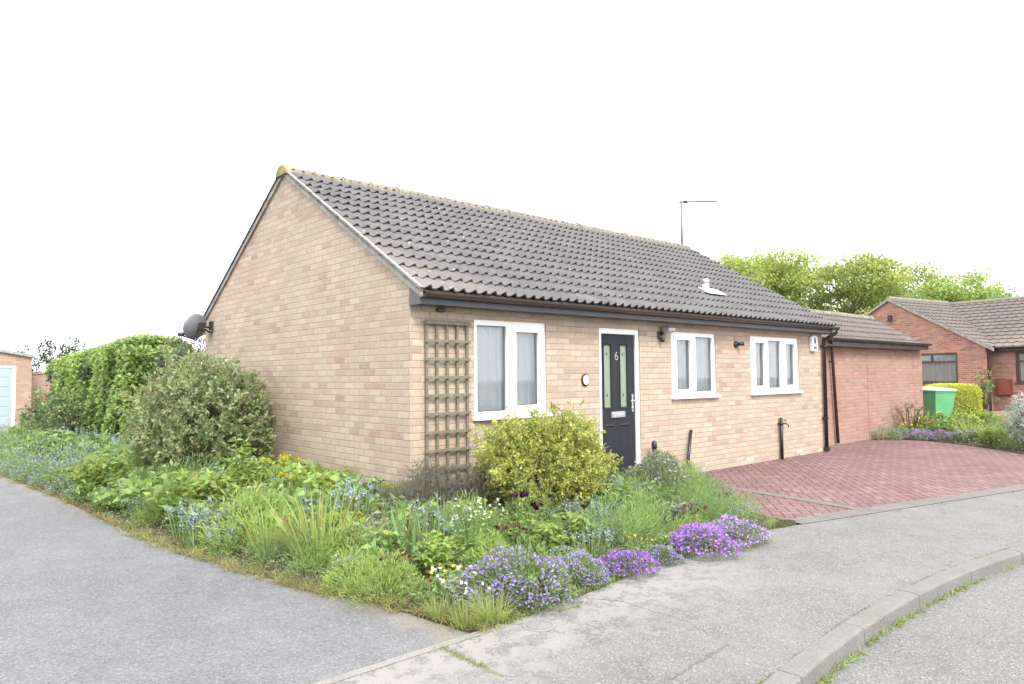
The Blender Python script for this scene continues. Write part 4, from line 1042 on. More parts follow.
proto('yellow_flower', spotty(22, [(.70, .50, .06)], 9, .034, .22, FRESH, 1), 'flower')
proto('orange_poppy', spotty(23, [(.62, .20, .05)], 4, .045, .20, MID, 1), 'flower')
proto('dark_tulip', spotty(24, [(.045, .012, .03), (.06, .02, .05)], 5, .05, .46, FRESH, 4), 'flower')
def lav(seed):
    a = PB(seed); r = a.r; dome(a, 7000, .36, .30, .40, .035, .009, SAGE+[(.13, .16, .09)], seed, .35, .8, .15)
    b = PB(seed+90); d = unit(r, 130, .3); Q = d*np.array([.37, .31, .43]); Q = Q[Q[:, 2] > .12]; florets(b, Q, .022, [(.38, .33, .40), (.30, .26, .34)]); return [('foliage', a, 'leaf'), ('flowers', b, 'petal')]
proto('lavender_bush', lav(25), 'shrub')

# --- big shrubs ------------------------------------------------------------
def shrub(name, loc, rx, ry, h, k, L, W, pal, seed, label, cat='shrub', amp=.16, low=.0, pal_edge=None, rz=0, stems=18, shell=.45, var=.22, shoot=.24):
    root = empty(name, loc, rz, label, cat)
    pb = PB(seed); r = pb.r; per = 16; nsh = k//per; sc = (rx+ry+h/2)/3
    ds = r.normal(size=(nsh, 3)); ds /= np.linalg.norm(ds, axis=1, keepdims=True)
    rad = lump(ds*1.6, seed, amp)*(1-shell*r.random(nsh)**1.3)
    B = ds*rad[:, None]*np.array([rx, ry, h/2]); B[:, 2] += h/2+low
    sd_ = ds*.8+r.normal(0, .45, (nsh, 3))+np.array([0, 0, .55]); sd_ /= np.linalg.norm(sd_, axis=1, keepdims=True)
    ln = sc*shoot*r.uniform(.4, 1.0, nsh)*(1+1.1*(r.random(nsh) < .06)); i_ = np.repeat(np.arange(nsh), per); t_ = r.uniform(-.5, 1, nsh*per)
    P = B[i_]+sd_[i_]*(ln[i_]*t_)[:, None]+r.normal(0, L*.25, (nsh*per, 3)); D = sd_[i_]*.7+r.normal(0, .6, P.shape); tone = (1+r.normal(0, .16, nsh))[i_]
    m_ = P[:, 2] > .03; P = P[m_]; D = D[m_]; k = len(P); tone = tone[m_]
    c = cols(r, k, pal, var*.6)
    if pal_edge is not None:
        m_ = r.random(k) < .35; c[m_] = cols(r, m_.sum(), pal_edge, .12)
    c = c*tone[:, None]
    pb.leaves(P, D, L*r.uniform(.6, 1.3, k), W*r.uniform(.7, 1.2, k), c)
    pb.build('foliage', 'leaf', root)
    st = MB(); rr = np.random.default_rng(seed)
    for i in range(stems):
        dd = unit(rr, 1, .2)[0]; q = Vector((dd[0]*rx*.85, dd[1]*ry*.85, h*.5+dd[2]*h*.38)); b0 = Vector((dd[0]*rx*.15, dd[1]*ry*.15, -.02))
        mid = b0.lerp(q, .5)+Vector(rr.normal(0, .04, 3))*rx; st.tube([b0, mid, q], [.016*h+.004, .010*h+.003, .004], 5)
    st.build('branches', M['twig'], root)
    return root

# ------------------------------------------------------------------ trees
def tree(loc, H, cr, seed, pal, label, kleaf=9000, trunk=.4, leaf=.24, puff=1.1, density=1.0, group='trees rising behind the houses', flat=.62, cb=.34):
    root = empty('tree', loc, 0, label, 'tree', group); r = np.random.default_rng(seed); mb = MB()
    top = Vector((r.normal(0, .3), r.normal(0, .3), H*.72)); f = [Vector((0, 0, -.1)), Vector((r.normal(0, .1), r.normal(0, .1), H*.25)), Vector((r.normal(0, .25), r.normal(0, .25), H*.48)), top]
    mb.tube(f, [trunk*.5, trunk*.38, trunk*.26, trunk*.10], 8); tips = []
    nb_ = 15
    for i in range(nb_):
        t_ = r.uniform(.30, .98); z = H*.72*t_; a = i*2.4+r.normal(0, .3); ln = cr*r.uniform(.6, 1.05)*(1-.35*(t_-.3))
        b0 = Vector((top.x*t_*.5, top.y*t_*.5, z)); e = b0+Vector((math.cos(a)*ln, math.sin(a)*ln, H*r.uniform(.08, .26)))
        m1 = b0.lerp(e, .5)+Vector((0, 0, H*.04)); mb.tube([b0, m1, e], [trunk*.14, trunk*.09, trunk*.035], 5); tips.append(e); tips.append(m1.lerp(e, .4))
        for j in range(3):
            s0 = b0.lerp(e, r.uniform(.35, .85)); e2 = s0+Vector((r.normal(0, .3), r.normal(0, .3), r.uniform(.05, .35)))*cr*.75; mb.tube([s0, s0.lerp(e2, .5)+Vector((0, 0, .1)), e2], [trunk*.06, trunk*.04, trunk*.02], 4); tips.append(e2)
    mb.build('trunk', M['bark'], root)
    T = np.array([tuple(q) for q in tips]); pb = PB(seed+1); k = int(kleaf*density); i = pb.r.integers(0, len(T), k); psz = pb.r.uniform(.55, 1.2, len(T))*puff
    d = pb.r.normal(size=(k, 3)); d /= np.linalg.norm(d, axis=1, keepdims=True); P = T[i]+d*(psz[i]*pb.r.random(k)**.5)[:, None]*np.array([1.25, 1.25, flat])
    tint = (.8+.4*pb.r.random(len(T)))[i][:, None]
    pb.leaves(P, pb.r.normal(size=(k, 3)), leaf*pb.r.uniform(.6, 1.3, k), leaf*.7*pb.r.uniform(.6, 1.2, k), cols(pb.r, k, pal, .15)*tint); pb.build('crown', 'leaf', root)
    return root
HERO = [
    ('leafy_plant', -1.83, 3.39, 1.2, 'low green leafy clump at the alley edge below the dark shrub'),
    ('broad_leaf_plant', -1.70, 2.46, 1.3, 'broad leaved green clump at the alley edge below the variegated bush'),
    ('arching_silver_plant', -1.79, 1.94, 1.0, 'silvery clump of thin arching leaves spilling to the alley edge'),
    ('bluebell_clump', -1.98, 0.41, 0.95, 'misty blue flower clump beside the arching silver leaves at the alley edge'),
    ('bluebell_clump', -1.91, -0.04, 0.8, 'smaller misty blue flower clump at the alley edge nearer the camera'),
    ('tall_leafy_plant', -1.18, 1.33, 1.0, 'tall bright green leafy plant rising above the bed beside the variegated bush'),
    ('tall_leafy_plant', -1.50, 1.10, 0.7, 'shorter bright leafy plant left of the tallest one'),
    ('euphorbia', -0.59, 1.71, 1.05, 'yellow headed spurge just right of the tallest leafy plant'),
    ('euphorbia', -0.76, 0.92, 0.9, 'yellow headed spurge in front of the gable wall, second from the left'),
    ('euphorbia', -0.53, 0.55, 0.8, 'small yellow headed spurge behind the left strap leaf clump'),
    ('euphorbia', -0.21, 0.10, 0.7, 'yellow headed spurge close to the house corner'),
    ('strap_leaf_plant', -1.47, -0.90, 1.0, 'large arching strap leaf clump at the alley edge with straw coloured tips'),
    ('strap_leaf_plant', -1.63, -0.31, 0.7, 'medium strap leaf clump left of the large arching one'),
    ('strap_leaf_plant', -0.86, -0.52, 0.75, 'medium strap leaf clump between the two big ones'),
    ('iris_fan', -1.05, -1.54, 1.05, 'upright blue-green iris fan below the trellis'),
    ('iris_fan', -0.84, -1.50, 0.9, 'second upright iris fan just right of the first'),
    ('iris_fan', -0.93, -1.17, 0.8, 'small iris fan just left of the upright iris fans'),
    ('bronze_fennel', 0.05, -0.35, 1.5, 'smoky bronze fennel in front of the trellis foot'),
    ('bronze_fennel', 0.55, -0.55, 1.3, 'smoky bronze fennel between trellis and yellow bush'),
    ('bronze_fennel', -0.35, -0.25, 1.1, 'small smoky bronze fennel at the house corner'),
    ('dark_red_flower', -1.33, -1.84, 0.85, 'dark red flowers at the foot of the iris fans'),
    ('dark_red_flower', -0.23, -1.84, 1.0, 'dark red flowers between the cream flowers and the yellow bush'),
    ('dark_red_flower', 1.63, -2.27, 0.85, 'dark red and yellow pansies behind the two purple mounds'),
    ('cream_flower', -0.63, -1.79, 1.0, 'tall cream flowers in the middle of the bed'),
    ('cream_flower', -0.28, -1.62, 0.9, 'cream flowers behind the tallest cream clump'),
    ('white_flower', -1.28, -2.43, 0.9, 'white flowered grey clump near the corner of the bed'),
    ('white_flower', -1.25, -2.63, 0.65, 'small white flowered clump at the very corner'),
    ('yellow_flower', -1.11, -2.12, 0.7, 'few small yellow flowers near the corner of the bed'),
    ('yellow_flower', 0.50, -2.54, 0.8, 'yellow flowers above the vivid purple mound'),
    ('orange_poppy', -1.41, -2.28, 0.9, 'orange poppies at the alley edge near the corner'),
    ('dark_tulip', 0.13, -1.48, 0.9, 'dark tulips in front of the yellow bush'),
    ('dark_tulip', 0.18, -1.68, 0.95, 'dark tulips just right of the first ones'),
    ('loose_aubrieta', -0.90, -2.60, 1.2, 'widest loose purple flower mound at the corner of the bed'),
    ('loose_aubrieta', -0.96, -2.51, 0.75, 'thin purple flowers left of the widest purple mound'),
    ('loose_aubrieta', -0.30, -2.62, 0.75, 'pale purple flower mound between the widest and the vivid one'),
    ('vivid_aubrieta_mound', 0.11, -2.73, 0.75, 'small vivid violet flower mound on the footpath edge'),
    ('loose_aubrieta', 0.54, -2.71, 0.5, 'thin sprawling purple flowers right of the vivid violet mound'),
    ('vivid_aubrieta_mound', 1.03, -2.74, 1.05, 'dense violet flower mound left of the drive end mound'),
    ('aubrieta_mound', 1.52, -2.74, .95, 'dense lilac flower mound at the drive end of the bed'),
    ('bright_leafy_plant', -0.08, -1.98, 1.0, 'lime green leafy plant in front of the yellow bush'),
    ('bright_leafy_plant', 0.26, -1.95, 1.05, 'lime green leafy plant under the right side of the yellow bush'),
    ('bluebell_clump', 0.16, -2.30, 0.85, 'blue spikes in front of the yellow bush'),
    ('bluebell_clump', -0.38, -2.65, 0.6, 'low blue spikes behind the widest purple mound'),
    ('feathery_plant', 0.55, -2.23, 1.5, 'big feathery green mound right of the yellow bush'),
    ('feathery_plant', 0.90, -2.22, 1.4, 'feathery green mound beside the grey lavender'),
    ('lime_feathery_plant', 1.70, -1.49, 1.2, 'lime feathery mound between yellow bush and lavender'),
    ('feathery_plant', 2.19, -2.12, 1.1, 'low feathery green mound behind the dense lilac mound'),
    ('feathery_plant', 2.52, -2.29, 0.9, 'low feathery green mound at the edge of the driveway'),
    ('feathery_plant', 2.29, -1.70, 1.0, 'feathery green mound in front of the lavender'),
    ('lime_feathery_plant', -1.58, -2.06, 1.2, 'fine lime green mound at the alley edge left of the white flowers'),
    ('lime_feathery_plant', -1.60, -1.71, 1.0, 'fine lime green mound below the big strap leaf clump'),
    ('grey_leaf_plant', -1.47, -1.44, 0.9, 'pale grey-green clump below the strap leaf clump'),
    ('grass_tuft', -1.47, -2.81, 0.9, 'grass tuft at the very corner of the bed'),
    ('grass_tuft', -1.30, -2.83, 0.9, 'grass tuft right of the very corner of the bed'),
    ('grass_tuft', -1.51, -2.58, 0.75, 'grass tuft left of the very corner of the bed'),
    ('lavender_bush', 2.66, -1.07, 1.3, 'grey-green lavender bush in front of the door post'),
    ('grey_leaf_plant', 0.67, -0.62, 1.3, 'dark grey-green clump below the window'),
    ('leafy_plant', 0.54, -0.49, 1.2, 'green leafy plant between trellis and yellow bush'),
]
BED = [(-1.42, -2.86), (-1.54, -2.1), (-1.76, -1.4), (-2.0, -.05), (-2.18, 1.4), (-2.28, 4.2), (-2.5, 7.6), (-2.3, 12.5), (-2.0, 14.2), (.2, 14.2), (.2, 6.15), (-.02, 6.15), (-.02, -.02), (2.85, -.02), (2.85, -.5), (3.9, -.6), (3.95, -.02), (4.75, -.02), (4.05, -1.0), (2.85, -2.1), (2.3, -2.62), (1.2, -2.72), (.3, -2.68), (-.57, -2.78), (-1.15, -2.83)]
BED2 = [(12.33, .36), (12.72, -.05), (12.87, -.58), (12.48, -1.3), (11.83, -2.2), (11.16, -2.74), (10.95, -3.1), (10.45, -4.6), (12.2, -5.1), (24.5, -6), (25.2, 1.0), (25.8, 6), (15.8, 6), (15.7, .36)]
sheet('bed_soil', BED, .014, M['soil'])
sheet('bed_soil', BED2, .012, M['soil'])
def inside(x, y, poly):
    c = False; n = len(poly); j = n-1
    for i in range(n):
        xi, yi = poly[i]; xj, yj = poly[j]
        if (yi > y) != (yj > y) and x < (xj-xi)*(y-yi)/(yj-yi)+xi: c = not c
        j = i
    return c
def edge_dist(x, y, poly):
    d = 9
    for (ax, ay), (bx, by) in zip(poly, poly[1:]+poly[:1]):
        L2 = (bx-ax)**2+(by-ay)**2; t = max(0, min(1, ((x-ax)*(bx-ax)+(y-ay)*(by-ay))/L2)); d = min(d, math.hypot(x-ax-t*(bx-ax), y-ay-t*(by-ay)))
    return d

for k, x, y, s, lab in HERO:
    place(k, x, y, .01, s, None, lab)

# filling plants: individuals, grouped by kind and by the stretch of bed they stand in
for n_, (x, y, s_) in enumerate([(-2.34, 9.6, 1.5), (-2.40, 8.3, 1.5), (-2.36, 7.3, 1.4), (-2.30, 6.4, 1.4), (-2.22, 5.5, 1.3), (-2.16, 4.7, 1.2), (-2.1, 4.0, 1.1), (-2.2, 11.0, 1.5)]):
    place('forget_me_not', x, y, .01, s_, None, 'pale blue flower mound in the row along the far alley edge', 'pale blue flower mounds along the far alley edge')
    HERO.append(('', x, y))
taken = [(h[1], h[2]) for h in HERO]
ZN = [('far', lambda x, y: y > 5.2, 'at the far end of the bed below the ivy hedge', [('leafy_plant', 3), ('grey_leaf_plant', 2), ('bluebell_clump', 2.5), ('forget_me_not', 2.5), ('feathery_plant', 1), ('broad_leaf_plant', 1)]),
      ('gable', lambda x, y: x < -.0 and y > 0.0, 'in the bed under the gable wall', [('leafy_plant', 3), ('bright_leafy_plant', 3.0), ('broad_leaf_plant', 2.2), ('grey_leaf_plant', 1), ('bluebell_clump', .8), ('grass_tuft', .5), ('feathery_plant', 1), ('lime_feathery_plant', .7)]),
      ('corner', lambda x, y: x < .6, 'in the corner part of the bed below the trellis', [('leafy_plant', 2), ('bright_leafy_plant', 2), ('grass_tuft', 2), ('feathery_plant', 2), ('lime_feathery_plant', 2), ('grey_leaf_plant', 1.2), ('bluebell_clump', 1.1), ('forget_me_not', .9), ('cream_flower', .4), ('strap_leaf_plant', .35)]),
      ('drive', lambda x, y: True, 'in the bed between the yellow bush and the driveway', [('leafy_plant', 1.6), ('feathery_plant', 3), ('lime_feathery_plant', 1.2), ('grey_leaf_plant', 2), ('forget_me_not', .8), ('bluebell_clump', .6), ('grass_tuft', .8)])]
NICE = {'leafy_plant': 'mid green leafy plant', 'bright_leafy_plant': 'bright green leafy plant', 'broad_leaf_plant': 'broad leaved green plant', 'grey_leaf_plant': 'grey-green small leaved plant',
        'bluebell_clump': 'blue flowered clump', 'forget_me_not': 'pale blue misty flower mound', 'feathery_plant': 'fine feathery green mound', 'grass_tuft': 'low grassy tuft', 'lime_feathery_plant': 'fine lime green mound', 'cream_flower': 'cream flowered plant', 'strap_leaf_plant': 'small strap leaf plant'}
rr = np.random.default_rng(21); cnt = 0
def keep_out(x, y):
    return ((x+.82)/.80)**2+((y-3.9)/1.15)**2 < .8 or math.hypot(x-1.05, y+.95) < .52 or (x > -.7 and y > 6.6) or math.hypot(x+1.1, y-11.0) < .6
tries = 0
while cnt < 210 and tries < 9000:
    tries += 1
    if rr.random() < .62: x, y = rr.uniform(-2.3, 4.7), rr.uniform(-2.85, .2)
    elif rr.random() < .7: x, y = rr.uniform(-2.3, -.05), rr.uniform(0, 6)
    else: x, y = rr.uniform(-2.5, .1), rr.uniform(6, 16)
    if not inside(x, y, BED) or keep_out(x, y): continue
    e = edge_dist(x, y, BED)
    if e < .09: continue
    md = .235 if y < 6 else .40
    if min(math.hypot(x-a, y-b) for a, b in taken) < md: continue
    z = next(q for q in ZN if q[1](x, y)); ks = [k for k, w in z[3]]; w = np.array([w for k, w in z[3]]); k = ks[rr.choice(len(ks), p=w/w.sum())]
    s = rr.uniform(.75, 1.15)*(.55 if k == 'strap_leaf_plant' else 1)*(.72 if e < .22 else 1)*(1.25 if y > 6 else 1)
    if x < 0 and y > -.6 and e > .3: s *= 1.65
    elif y > -1.6: s *= 1.3
    elif y < -2.2: s *= .85
    place(k, x, y, .01, s, rr.uniform(0, 6.28), NICE[k]+' '+z[2], NICE[k]+'s '+z[2]); taken.append((x, y)); cnt += 1
print('fill', cnt)

def ground_cover(name, poly, n, h, L, W, pal, seed, emin=0.0, emax=9, box_=None, jag=.05):
    r = np.random.default_rng(seed); xs = [p[0] for p in poly]; ys = [p[1] for p in poly]; P = []
    bx = box_ or (min(xs), max(xs), min(ys), max(ys))
    while len(P) < n:
        x, y = r.uniform(bx[0], bx[1]), r.uniform(bx[2], bx[3])
        if inside(x, y, poly) and emin <= edge_dist(x, y, poly) <= emax: P.append((x, y, r.random()**1.5*h))
    P = np.array(P); pb = PB(seed); k = len(P)
    D = pb.r.normal(size=(k, 3))*np.array([1, 1, .5])+np.array([0, 0, .6]); pb.leaves(P, D, L*pb.r.uniform(.5, 1.3, k), W*pb.r.uniform(.6, 1.2, k), cols(pb.r, k, pal))
    o = pb.build(name, 'leaf'); return o
tag(ground_cover('ground_cover', BED, 26000, .10, .035, .016, MID+FRESH+LIME+SAGE, 31, 0.03, 9, (-2.4, 4.8, -2.9, 6.2)), 'low mixed green ground cover leaves filling the near flower bed', 'ground cover', kind='stuff')
tag(ground_cover('ground_cover', BED, 9000, .16, .07, .035, MID+SAGE+FRESH, 32, .05, 9, (-2.6, .2, 6, 14.2)), 'low leafy ground cover under the hedge at the far end', 'ground cover', kind='stuff')
# dry fringe of grass on the alley side
r = np.random.default_rng(5); pts = []
EL = [(-1.42, -2.92), (-1.60, -2.1), (-1.84, -1.4), (-2.07, -.05), (-2.24, 1.4), (-2.34, 4.2), (-2.56, 7.6), (-2.3, 12)]
for i in range(900):
    j = r.choice(len(EL)-1, p=np.array([.14, .14, .2, .18, .16, .12, .06])); t = r.random(); ax, ay = EL[j]; bx, by = EL[j+1]
    cl = .35+.65*(math.sin(by*3+t*9+j*2) > -.2)
    pts.append((ax+(bx-ax)*t+r.normal(.05, .06)*cl, ay+(by-ay)*t, .005))
P0 = np.array(pts); P0 = np.repeat(P0, 9, 0)+np.random.default_rng(6).normal(0, .022, (len(P0)*9, 3))*np.array([1, 1, 0])
pb = PB(40); k = len(P0); pb.blades(P0, pb.r.normal(size=(k, 3))*np.array([.8, .8, 0])+np.array([0, 0, 1]), .085*pb.r.uniform(.4, 1.3, k), .004, pb.r.uniform(.4, 1.8, k), cols(pb.r, k, STRAW+STRAW+STRAW+LIME[:1]+FRESH[:1]), 3)
tag(pb.build('dry_grass_fringe', 'leaf'), 'straw coloured grass fringe between alley and flower bed', 'grass', kind='stuff')
# fringe on the footpath side
EL = [(-1.4, -2.89), (-1.15, -2.90), (-.57, -2.85), (.3, -2.75), (1.2, -2.79), (2.3, -2.69), (2.75, -2.5)]
pts = []
for i in range(330):
    j = r.integers(0, 6); t = r.random(); ax, ay = EL[j]; bx, by = EL[j+1]; pts.append((ax+(bx-ax)*t, ay+(by-ay)*t+abs(r.normal(0, .03)), .005))
P0 = np.repeat(np.array(pts), 6, 0); P0 += r.normal(0, .02, P0.shape)*np.array([1, 1, 0]); pb = PB(41); k = len(P0)
pb.blades(P0, pb.r.normal(size=(k, 3))*np.array([.8, .8, 0])+np.array([0, 0, 1]), .07*pb.r.uniform(.4, 1.3, k), .004, pb.r.uniform(.2, 1.6, k), cols(pb.r, k, LIME+MID+STRAW[:1]), 3)
tag(pb.build('path_edge_grass', 'leaf'), 'short green grass fringe between footpath and flower bed', 'grass', kind='stuff')
# kerb weeds in the channel
P0 = []
for cx, n_, sp, hh in [(-.50, 20, .06, 1), (-.32, 40, .09, 1.2), (-.06, 26, .07, 1), (.28, 24, .06, .9), (.45, 12, .04, .8), (.72, 60, .11, 1.3), (1.05, 16, .06, .8), (1.45, 40, .14, 1), (1.8, 40, .12, 1), (2.1, 20, .07, 1), (2.6, 10, .05, .8), (2.95, 16, .06, .9), (3.6, 20, .1, .9), (-.9, 10, .08, .8)]:
    for q_ in range(int(n_*.42)):
        x = cx+r.normal(0, sp); P0.append((x, kerb_y(x)-.128-abs(r.normal(0, .014)), -.086))
P0 = np.repeat(np.array(P0), 7, 0); P0 += r.normal(0, .014, P0.shape)*np.array([1, .6, 0]); pb = PB(42); k = len(P0)
P0[:, 1] = np.minimum(P0[:, 1], [kerb_y(x)-.124 for x in P0[:, 0]])
Dk = pb.r.normal(size=(k, 3))*np.array([.9, .5, 0])+np.array([0, -.35, 1]); pb.blades(P0, Dk, .045*pb.r.uniform(.4, 1.3, k), .005, pb.r.uniform(.2, 1.5, k), cols(pb.r, k, MID+FRESH+STRAW), 3)
tag(pb.build('kerb_weeds', 'leaf'), 'small green and yellow weeds growing in the road channel under the kerb', 'weeds', kind='stuff')
# moss line behind the kerb and on the path crack
P0 = []
for i in range(1500):
    x = r.uniform(-1.1, 3.6); 
    if r.random() < .35+.3*math.sin(x*5)+.3*math.sin(x*13+1): P0.append((x, kerb_y(x)+abs(r.normal(0, .006)), .007))
for i in range(260):
    t = r.random(); P0.append((-1.77+r.normal(0, .018), -2.93-.40*t, .006))
P0 = np.array(P0); pb = PB(43); k = len(P0); pb.leaves(P0, pb.r.normal(size=(k, 3))+np.array([0, 0, .5]), .009, .006, cols(pb.r, k, [(.26, .26, .07), (.22, .20, .09), (.15, .19, .06)]))
tag(pb.build('moss', 'leaf'), 'thin yellow-green moss line in the joint behind the kerb', 'moss', kind='stuff')
o = MB().tube([(-.56, -4.60, -.081), (-.50, -4.63, -.079), (-.45, -4.66, -.081), (-.40, -4.66, -.082)], [.006, .007, .005, .003], 6).build('twig', M['twig']); tag(o, 'small dark twig lying on the road by the kerb', 'twig')
P0 = []
for i in range(1100):
    x = r.uniform(2.9, 9.5)
    if math.sin(x*3.1)+math.sin(x*7.7+2)+.6*r.normal() > .9: P0.append((x, -2.86-(x-2.7)*.2395-abs(r.normal(0, .035)), .008))
P0 = np.array(P0); pb = PB(45); k = len(P0); pb.leaves(P0, pb.r.normal(size=(k, 3))+np.array([0, 0, .5]), .014, .009, cols(pb.r, k, [(.30, .27, .10), (.25, .22, .12), (.20, .21, .08)]))
tag(pb.build('joint_moss', 'leaf'), 'patchy yellow moss along the joint between driveway border and footpath', 'moss', kind='stuff')
# damp moss patch where bed, drive and path meet
pb = PB(44); k = 1800; a = pb.r.uniform(0, 6.28, k); q = np.sqrt(pb.r.random(k)); P0 = np.stack([2.52+.26*q*np.cos(a), -2.66+.10*q*np.sin(a), np.full(k, .012)], 1)
pb.leaves(P0, pb.r.normal(size=(k, 3))+np.array([0, 0, .3]), .014, .010, cols(pb.r, k, [(.13, .14, .08), (.16, .16, .09), (.14, .125, .09)])); tag(pb.build('moss_patch', 'leaf'), 'dark moss patch at the driveway end of the bed', 'moss', kind='stuff')

# big shrubs in the near bed
shrub('variegated_shrub', (-.78, 3.85, 0), .84, 1.18, 1.74, 30000, .065, .034, [(.26, .34, .17), (.29, .36, .19), (.21, .29, .14), (.32, .37, .21)], 51, 'large rounded olive and cream variegated bush against the gable wall', shoot=.17, amp=.15, pal_edge=[(.34, .34, .23), (.26, .18, .12), (.31, .30, .19), (.20, .25, .12)], stems=26)
shrub('golden_shrub', (1.02, -.90, 0), .62, .62, 1.08, 40000, .040, .021, [(.42, .44, .14), (.46, .46, .15), (.34, .40, .13), (.39, .42, .13)], 52, 'bright yellow-green bushy shrub in front of the windows', shoot=.2, amp=.22, pal_edge=[(.50, .46, .18), (.30, .38, .12)], stems=14)
shrub('dark_purple_shrub', (-1.2, 11.0, 0), .62, 1.15, 1.25, 6000, .075, .035, DEEP+MID+[(.16, .11, .10), (.20, .14, .12)], 53, 'dark green and purplish shrub at the far end of the bed before the hedge', stems=20)
shrub('small_dark_shrub', (-1.45, 13.3, 0), .4, .5, .5, 2000, .08, .04, MID+[(.20, .13, .08)], 54, 'low mixed shrub at the far left end of the bed near the garage')
shrub('grey_twiggy_shrub', (.25, 7.5, 0), .62, .5, 2.42, 8000, .06, .022, [(.17, .18, .17), (.22, .22, .22), (.12, .13, .11)], 55, 'grey twiggy shrub behind the gable corner under the dish', stems=60, shell=.6, amp=.08)
# ivy hedge
root = empty('ivy_hedge', (0, 8.5, 0), 0, 'tall ivy covered hedge running back from the rear corner of the bungalow', 'hedge')
pb = PB(60); r2 = pb.r; HL = 6.9; n = 36000; t = r2.random(n)**1.25*HL
sec = r2.random(n); Hh = 2.26-.030*t+.03*np.sin(t*2.7); wv = .62+.04*np.sin(t*1.7+1)+.03*np.sin(t*3.9)
ang = (sec*1.25-.08)*math.pi      # from the alley-side foot over the top
side = sec < .56
X = np.where(side, -wv-.10*np.sin(sec*9+t*3), wv*np.cos(math.pi*(1-(sec-.56)/.44))); Z = np.where(side, sec/.56*(Hh-.35), Hh-.35+.38*np.sin(math.pi*np.clip((sec-.56)/.44, 0, 1))**.7)
dep = r2.random(n)**1.7*.20; X += np.where(side, dep, 0); Z -= np.where(side, 0, dep*.7)
X += .05*np.sin(t*9+Z*7); P0 = np.stack([X-.12, t, Z], 1); endm = r2.random(n) < .16; P0[endm, 1] = r2.random(endm.sum())*.18-.25+.12*np.sin(P0[endm, 2]*5); P0[endm, 0] = r2.uniform(-.72, .45, endm.sum()); P0[endm, 2] = r2.uniform(0, 2.1, endm.sum())
out = np.stack([np.where(side, -1.0, .0), np.zeros(n), np.where(side, -.1, .7)], 1); D = out*.5+r2.normal(0, .5, (n, 3))+np.array([0, 0, -.25])
cc = cols(r2, n, [(.30, .42, .15), (.34, .45, .17), (.37, .48, .18), (.25, .36, .13)], .18); dk = (np.sin(t*1.3+2)+np.sin(Z*3+t*2) < -1.2) & (t > 2.5); cc[dk] = cols(r2, dk.sum(), DEEP+SAGE, .2)
pb.leaves(P0, D, .085*r2.uniform(.6, 1.3, n), .075*r2.uniform(.7, 1.2, n), cc, nrm=out+r2.normal(0, .35, (n, 3)))
pb.build('foliage', 'leaf', root)
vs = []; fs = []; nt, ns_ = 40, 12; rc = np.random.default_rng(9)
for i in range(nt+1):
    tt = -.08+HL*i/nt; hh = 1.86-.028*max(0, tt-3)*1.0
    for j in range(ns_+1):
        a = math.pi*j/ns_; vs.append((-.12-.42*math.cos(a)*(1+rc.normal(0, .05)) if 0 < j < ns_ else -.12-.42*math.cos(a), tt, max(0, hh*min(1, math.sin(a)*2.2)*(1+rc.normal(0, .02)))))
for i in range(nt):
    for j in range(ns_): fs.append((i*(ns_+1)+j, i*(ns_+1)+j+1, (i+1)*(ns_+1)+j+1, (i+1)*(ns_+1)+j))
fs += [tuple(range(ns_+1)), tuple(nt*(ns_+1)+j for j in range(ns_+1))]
MB().add(vs, fs).build('stems', plain('hedge_opaque_core', (.10, .15, .05), .95, .3, 8, bump=.03), root, fix=False)  # solid dark core added to block light through the leaves, not separate stems

# bed beyond the drive
B2 = [('forget_me_not', 12.55, .10, 1.25, 'pale blue flower mound against the pink brick garage'), ('forget_me_not', 12.95, -.02, 1.1, 'pale blue flower mound right of the one at the garage wall'),
      ('aubrieta_mound', 13.05, -.38, 1.0, 'violet flower mound at the drive edge by the garage'), ('aubrieta_mound', 13.10, -.85, 1.0, 'violet flower mound at the drive edge below the green bin'),
      ('yellow_flower', 13.9, -.25, 1.9, 'pale yellow iris flowers left of the green bin'), ('yellow_flower', 13.6, .0, 1.6, 'yellow flowers close to the garage corner'),
      ('grey_leaf_plant', 12.8, -1.35, 1.4, 'dark grey-green plant at the drive edge below the bin'), ('grey_leaf_plant', 13.2, -1.7, 1.5, 'grey-green plant right of the green bin'),
      ('strap_leaf_plant', 12.9, -1.75, .8, 'strap leaf plant in the far bed right of the bin'), ('bright_leafy_plant', 12.3, -2.0, 1.2, 'bright leafy plant in the far bed before the silver bush'), ('feathery_plant', 12.1, -2.3, 1.3, 'feathery green plant beside the silver bush'),
      ('leafy_plant', 15.3, -.2, 1.7, 'tall leafy plant right in front of the green bin'), ('strap_leaf_plant', 15.0, .15, .9, 'strap leaf plant between garage corner and green bin'), ('bright_leafy_plant', 15.6, -.6, 1.5, 'bright leafy plant at the right foot of the green bin'), ('leafy_plant', 13.4, -2.2, 1.6, 'tall leafy plant behind the far bed edge'), ('strap_leaf_plant', 13.6, -1.2, .9, 'strap leaf plant directly below the green bin')]
for k, x, y, s, lab in B2: place(k, x, y, .01, s, None, lab)
taken2 = [(b[1], b[2]) for b in B2]; c2 = 0; tr_ = 0
while c2 < 46 and tr_ < 4000:
    tr_ += 1; x, y = rr.uniform(11, 19), rr.uniform(-5, 2.5)
    if not inside(x, y, BED2) or edge_dist(x, y, BED2) < .2 or min(math.hypot(x-a, y-b) for a, b in taken2) < .42 or math.hypot(x-16.55, y-.38) < .6: continue
    k = ['leafy_plant', 'feathery_plant', 'grey_leaf_plant', 'bright_leafy_plant', 'grass_tuft'][rr.integers(0, 5)]
    place(k, x, y, .01, rr.uniform(1.0, 1.5), None, NICE[k]+' in the bed beyond the driveway', NICE[k]+'s in the bed beyond the driveway'); taken2.append((x, y)); c2 += 1
